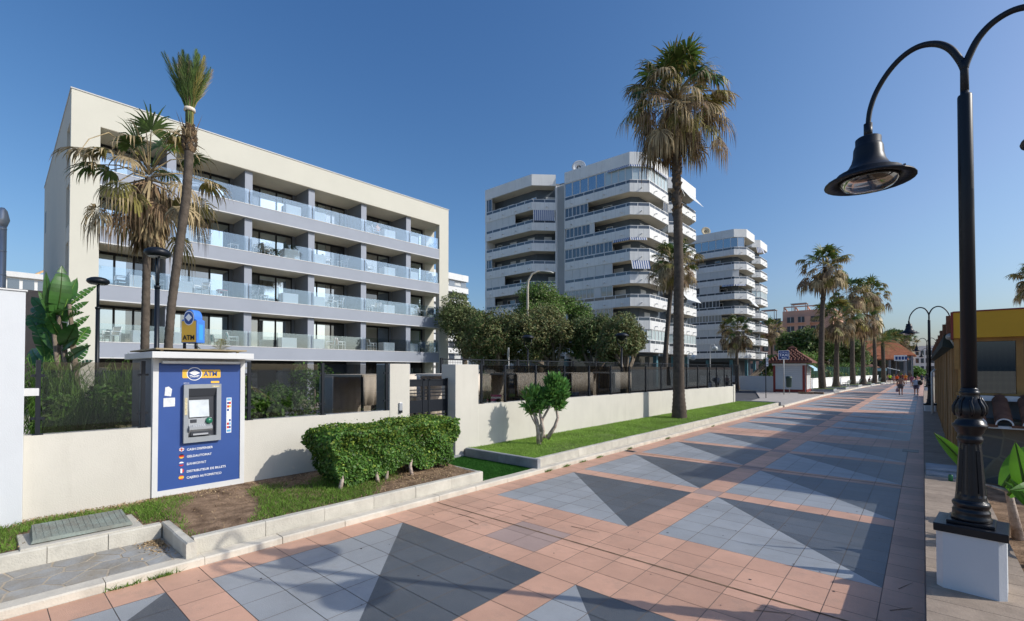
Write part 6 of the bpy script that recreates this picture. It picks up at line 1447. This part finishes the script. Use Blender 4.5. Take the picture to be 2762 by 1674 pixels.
for i, (x, y, t_, w_, h_, lb) in enumerate([(300,1085,11.2,.9,1.0,'low broad green bush behind the left glass screen'),(180,1100,10.6,1.0,.6,'low leafy groundcover bush against the left glass'),(385,1090,12,.6,.9,'fan leaved bush next to the cash machine booth'),(700,1090,13.5,.9,.9,'dark garden bush right behind the booth in the pool garden'),(650,1075,12.5,.6,1.5,'tall light green bush at the right side of the booth'),(765,1075,19,2.0,1.1,'clipped dark bush in the pool garden'),(850,1050,20,1.6,1.8,'dark leafy bush in front of the hotel column'),(740,1065,22,1.2,1.3,'round bush with a lounger behind it'),(1010,1060,17,1.6,1.5,'dark bush between cabana and gate pillar'),(930,1055,26,2.2,1.8,'far dark bush in front of the hotel ground floor')]):
    c = at(x,y,t_); t = thing('garden_bush', lb, 'bush', (c.x,c.y,.1)); b = MB(); b.tube([(0,0,0),(0,0,max(.2,c.z-.1))], [.06,.03], 6); b.build('stem', M['bark'], t)
    cloud('foliage', t, [(c.x+rr.uniform(-.3,.3)*w_,c.y+rr.uniform(-.3,.3)*w_,max(.5,c.z+rr.uniform(-.3,.3)*h_),w_*.34,w_*.34,h_*.34) for _ in range(6)]+[(c.x,c.y,.55,w_*.4,w_*.4,.5)], 2600, .085, [DK,M['leafhedge'],BR], [1,2,.8], 90+i)
# banana plants by the ledge
bp = thing('banana_plant', 'young banana plant with broad bright leaves beside the lamp pedestal', 'plant', (1.15, 8.2, .3)); B0 = Vector((1.15,8.2,.3)); b = MB(); rr = random.Random(4)
for (p, tp_, wd, sg) in [((.95,8.35,1.0),(.83,8.3,1.72),.1,.05),((1.0,8.3,.95),(.72,7.75,1.22),.1,.3),((1.1,8.1,.9),(1.25,7.7,1.3),.09,.2),((1.1,8.2,.9),(1.6,8.0,1.4),.1,.15),((1.05,8.2,.8),(.9,7.7,.85),.09,.2),((1.2,8.3,.8),(1.7,8.5,1.3),.15,.2),((1.1,8.2,.75),(1.25,7.55,.72),.1,.18),((1.1,8.3,.8),(.75,8.5,1.2),.06,.2),((1.0,8.2,.9),(.78,8.2,1.28),.05,.02)]:
    blade(b, Vector(p)-B0, Vector(tp_)-B0, wd, rr, 0, sg, 0, 12, .3, up=Vector((-.3,-.8,.5)))
b.build('leaves', [M['banana'], M['reed']], bp); b = MB(); b.tube([(0,0,-.05),(-.05,.05,.7)], [.08,.05], 8); [b.tube([(-.05,.05,.55),Vector(q)-B0], [.03,.015], 6) for q in [(.95,8.35,1.0),(1.0,8.3,.95),(1.1,8.1,.9),(1.1,8.2,.75)]]; b.build('stem', M['palebark'], bp)
bp = thing('banana_plant', 'banana plant with one bright leaf reaching out left of the lamp post', 'plant', (.95, 9.3, .3)); B0 = Vector((.95,9.3,.3)); b = MB()
for (p, tp_, wd, sg) in [((.55,9.0,1.12),(.1,8.75,1.72),.085,.05),((.8,9.2,1.0),(1.2,9.5,1.6),.13,.15),((.85,9.2,.9),(1.3,9.0,1.3),.12,.2)]: blade(b, Vector(p)-B0, Vector(tp_)-B0, wd, rr, 0, sg, 0, 12, .25, up=Vector((-.2,-.8,.5)))
b.build('leaves', [M['banana'], M['reed']], bp); b = MB(); b.tube([(0,0,-.05),(-.1,-.08,.65),(-.33,-.25,.73)], [.07,.04,.015], 8); b.build('stem', M['palebark'], bp)
# ---------------------------------------------------------------- people
def person(label, loc, rz, top, legs, hair, pose='walk', arms=(.3,-.3), phase=1, h=1.72, skin=None, bag=None, build=1.0, shorts=True, topless=False, group=None):
    t = thing('person', label, 'person', loc, rz); k = h/1.72; sk = skin or M['skin']
    # skeleton: y forward, x right
    if pose == 'walk':
        st = .17*phase
        J = {'pel':(0,0,.95),'wst':(0,.01,1.1),'chs':(0,.02,1.3),'nk':(0,.03,1.46),'hdb':(0,.045,1.53),'hdt':(0,.05,1.68),
             'hL':(-.095,0,.9),'hR':(.095,0,.9),'kL':(-.1,st*.7+.03,.5),'kR':(.1,-st*.5+.03,.5),'aL':(-.1,st,.085),'aR':(.1,-st*1.3,.11),'tL':(-.11,st+.17,.03),'tR':(.11,-st*1.3+.15,.03),
             'sL':(-.18,.02,1.38),'sR':(.18,.02,1.38),'eL':(-.25,-.02-arms[0]*.4,1.12),'eR':(.25,-.02-arms[1]*.4,1.12),'wL':(-.26,.1-arms[0],.9),'wR':(.26,.1-arms[1],.9),'fL':(-.26,.13-arms[0]*1.1,.8),'fR':(.26,.13-arms[1]*1.1,.8)}
    else:
        J = {'pel':(0,0,.5),'wst':(0,-.02,.66),'chs':(0,.03,.86),'nk':(0,.1,1.0),'hdb':(0,.14,1.06),'hdt':(0,.17,1.2),
             'hL':(-.1,.04,.48),'hR':(.1,.04,.48),'kL':(-.13,.45,.5),'kR':(.13,.45,.5),'aL':(-.13,.42,.09),'aR':(.13,.42,.09),'tL':(-.14,.6,.03),'tR':(.14,.6,.03),
             'sL':(-.18,.06,.93),'sR':(.18,.06,.93),'eL':(-.24,.18,.7),'eR':(.24,.18,.7),'wL':(-.15,.38,.6),'wR':(.15,.38,.6),'fL':(-.12,.46,.57),'fR':(.12,.46,.57)}
    rad = {'pel':(.135,.1),'wst':(.125,.09),'chs':(.15,.1),'nk':(.055,.055),'hdb':(.07,.08),'hdt':(.07,.085),'hL':(.09,.09),'hR':(.09,.09),'kL':(.058,.06),'kR':(.058,.06),'aL':(.04,.042),'aR':(.04,.042),'tL':(.035,.025),'tR':(.035,.025),'sL':(.055,.055),'sR':(.055,.055),'eL':(.042,.042),'eR':(.042,.042),'wL':(.03,.03),'wR':(.03,.03),'fL':(.02,.035),'fR':(.02,.035)}
    ed = [('pel','wst'),('wst','chs'),('chs','nk'),('nk','hdb'),('hdb','hdt'),('pel','hL'),('pel','hR'),('hL','kL'),('hR','kR'),('kL','aL'),('kR','aR'),('aL','tL'),('aR','tR'),('chs','sL'),('chs','sR'),('sL','eL'),('sR','eR'),('eL','wL'),('eR','wR'),('wL','fL'),('wR','fR')]
    nm = list(J); me = D.meshes.new('body'); me.from_pydata([tuple(c*k for c in J[n]) for n in nm], [(nm.index(a),nm.index(b)) for a,b in ed], []); me.materials.append(sk)
    o = D.objects.new('body', me); COL.objects.link(o); o.parent = t
    sm = o.modifiers.new('skin','SKIN'); o.modifiers.new('sub','SUBSURF').levels = 1; o.modifiers['sub'].render_levels = 2
    if not me.skin_vertices: me.attributes  # layer comes with the modifier
    for i, n in enumerate(nm):
        r = rad[n]; wdt = build if n in ('pel','wst','chs') else 1+.5*(build-1); me.skin_vertices[0].data[i].radius = (r[0]*k*wdt, r[1]*k*wdt); me.skin_vertices[0].data[i].use_root = (n == 'pel')
    sm.use_smooth_shade = True
    def ring(c, rx, ry, n=14): return [(c[0]*k+rx*k*math.cos(2*math.pi*i/n), c[1]*k+ry*k*math.sin(2*math.pi*i/n), c[2]*k) for i in range(n)]
    def loft(mb, cs, mi=0):
        vs = []; n = 14
        for c, rx, ry in cs: vs += ring(c, rx, ry)
        mb.add(vs, [(q*n+j,q*n+(j+1)%n,(q+1)*n+(j+1)%n,(q+1)*n+j) for q in range(len(cs)-1) for j in range(n)], mi, True)
    if not topless:
        b = MB(); P = J; loft(b, [(P['pel'],.165*build,.135*build),(P['wst'],.155*build,.125*build),(P['chs'],.185*build,.14*build),((P['nk'][0],P['nk'][1]-.01,P['nk'][2]-.06),.13,.1),(P['nk'],.065,.065)])
        for s_, e_ in (('sL','eL'),('sR','eR')): a, c_ = Vector(P[s_]), Vector(P[e_]); b.tube([a*k, a.lerp(c_,.7)*k], [.075*k,.068*k], 10, cap=False)
        b.build('shirt', top, t)
    b = MB()
    pe = Vector(J['pel'])
    loft(b, [((pe.x,pe.y,pe.z+.06),.15*build,.125*build),((pe.x,pe.y,pe.z-.02),.165*build,.14*build),((pe.x,pe.y,pe.z-.1),.16*build,.14*build)])
    for h_, k_ in (('hL','kL'),('hR','kR')): a, c_ = Vector(J[h_]), Vector(J[k_]); b.tube([a*k, a.lerp(c_, .78 if shorts else .3)*k], [.112*k*build,.088*k*build], 10, cap=False)
    b.build('shorts', legs, t)
    b = MB(); hb, ht = Vector(J['hdb']), Vector(J['hdt']); c = (hb.lerp(ht,.72)+Vector((0,-.018,.02)))*k; b.ball(c, (.088*k,.1*k,.095*k), 12); b.build('hair', hair, t)
    b = MB(); c = (hb.lerp(ht,.45)+Vector((0,.082,0)))*k; b.ball(c, .016*k, 6); b.build('nose', sk, t)
    b = MB(); [b.box((J[a][0]*k-.045*k,J[q][1]*k-.09*k,0),(J[a][0]*k+.045*k,J[a][1]*k+.08*k,.05*k)) for q,a in (('aL','tL'),('aR','tR'))]; b.build('shoes', M['black'], t, bevel=.012)
    if bag == 'carry':
        o = thing('carrier_bag', 'striped carrier bag hanging from the left hand of the nearest walker', 'bag', (0,0,0)); w_ = Vector(J['fL'])*k; ca, sa = math.cos(rz), math.sin(rz)
        o.location = (loc[0]+w_.x*ca-w_.y*sa, loc[1]+w_.x*sa+w_.y*ca, loc[2]+w_.z-.02)
        b = MB(); b.lathe([(.015,.02),(.03,-.12),(.1,-.3),(.14,-.48),(.12,-.56),(0,-.58)], n=12); b.build('sack', mat('bag_plastic', (.35,.22,.25), .6, .4, .3, 12), o)
        b = MB(); b.tube([(-.015,0,0),(0,0,.05),(.015,0,0)], .008, 5); b.build('handle', M['canvas'], o)
    if bag == 'pack':
        o = thing('beach_bag', 'big dark bag slung over the right shoulder of the walker with patterned shorts', 'bag', (0,0,0)); ca, sa = math.cos(rz), math.sin(rz); w_ = Vector((.3,-.08,1.12))*k
        o.location = (loc[0]+w_.x*ca-w_.y*sa, loc[1]+w_.x*sa+w_.y*ca, loc[2]+w_.z); o.rotation_euler = (0,0,rz)
        b = MB(); b.ball((0,0,.05), (.2,.22,.26), 14); b.build('sack', M['hair'], o); b = MB(); b.tube([(-.1,.1,.25),(-.18,.08,.32),(-.2,-.05,.2)], .02, 6); b.build('strap', M['hair'], o)
    return t
def fab(c): return mat('fabric', c, .9, .1, .08, 6)
W0 = R(2)
brn = fab((.2,.07,.05)); skd = mat('tanned_skin', (.33,.16,.1), .6, .35)
person('nearest walker seen from behind with bare tanned back and grey shorts', (-1.75,62.2,0), W0, brn, fab((.12,.1,.1)), M['hair'], arms=(.05,-.1), phase=-.7, h=1.83, skin=skd, bag='carry', build=1.22, topless=True)
person('second near walker from behind in dark top and patterned shorts', (-.55,62.2,0), W0, fab((.35,.38,.45)), mat('patterned_cloth', (.1,.09,.13), .9, .1, .9, 14), M['hair'], arms=(-.05,.2), phase=.6, h=1.82, skin=skd, bag='pack', build=1.2)
for (x,y,h,c,l,lb,ph,hr) in [(-4.6,110,1.75,(.5,.75,.05),(.03,.03,.03),'walker in a bright yellow green shirt and black shorts',1,(.02,.02,.02)),(-3.3,101,1.75,(.8,.1,.02),(.05,.03,.03),'walker in a red orange shirt and dark shorts',-1,(.1,.05,.03)),
        (-2.35,108,1.8,(.75,.25,.03),(.4,.1,.08),'walker in an orange shirt ahead of the nearest walker',1,(.3,.2,.1)),(-1.3,92,1.74,(.3,.1,.16),(.3,.12,.15),'walker in a dark red top on the promenade',-1,(.02,.02,.02)),
        (-.7,94,1.72,(.6,.25,.22),(.12,.14,.1),'walker in a pink top beside the dark red one',1,(.04,.03,.02)),(-3.9,107,1.62,(.6,.35,.28),(.4,.2,.2),'shorter walker in pale pink between yellow and orange shirts',1,(.3,.2,.1)),
        (-2.9,112,1.76,(.25,.05,.04),(.1,.1,.1),'far walker in a maroon shirt',-1,(.02,.02,.02)),(-.2,112,1.75,(.05,.06,.1),(.1,.1,.12),'far walker in navy near the lamps',1,(.02,.02,.02)),(.3,104,1.7,(.12,.12,.16),(.4,.35,.3),'far walker in charcoal close to the ledge',-1,(.02,.02,.02)),(-5.1,116,1.7,(.4,.2,.15),(.2,.2,.25),'farthest walker near the snack stall',1,(.05,.03,.02))]:
    person(lb, (x,y,.0), W0+R(rng.uniform(-8,8)), fab(c), fab(l), fab(hr), phase=ph, h=h, arms=(.18*ph,-.18*ph))
person('tanned person in dark clothes sitting on the third bench', (-6.75,97.0,.1), R(-95+12), fab((.2,.1,.07)), fab((.15,.08,.06)), M['hair'], pose='sit', skin=skd)
person('person with bare shoulders seated on the top balcony, fifth bay', hot(17.4+3.4*.3,3,-.8), R(70), fab((.5,.35,.3)), fab((.3,.2,.2)), fab((.2,.1,.06)), pose='sit', h=1.68, topless=True)
person('sunbather sitting by the striped towel behind the fence', (-12.4,13.15,.2), R(-60), fab((.5,.3,.25)), fab((.1,.1,.2)), M['hair'], pose='sit', topless=True)
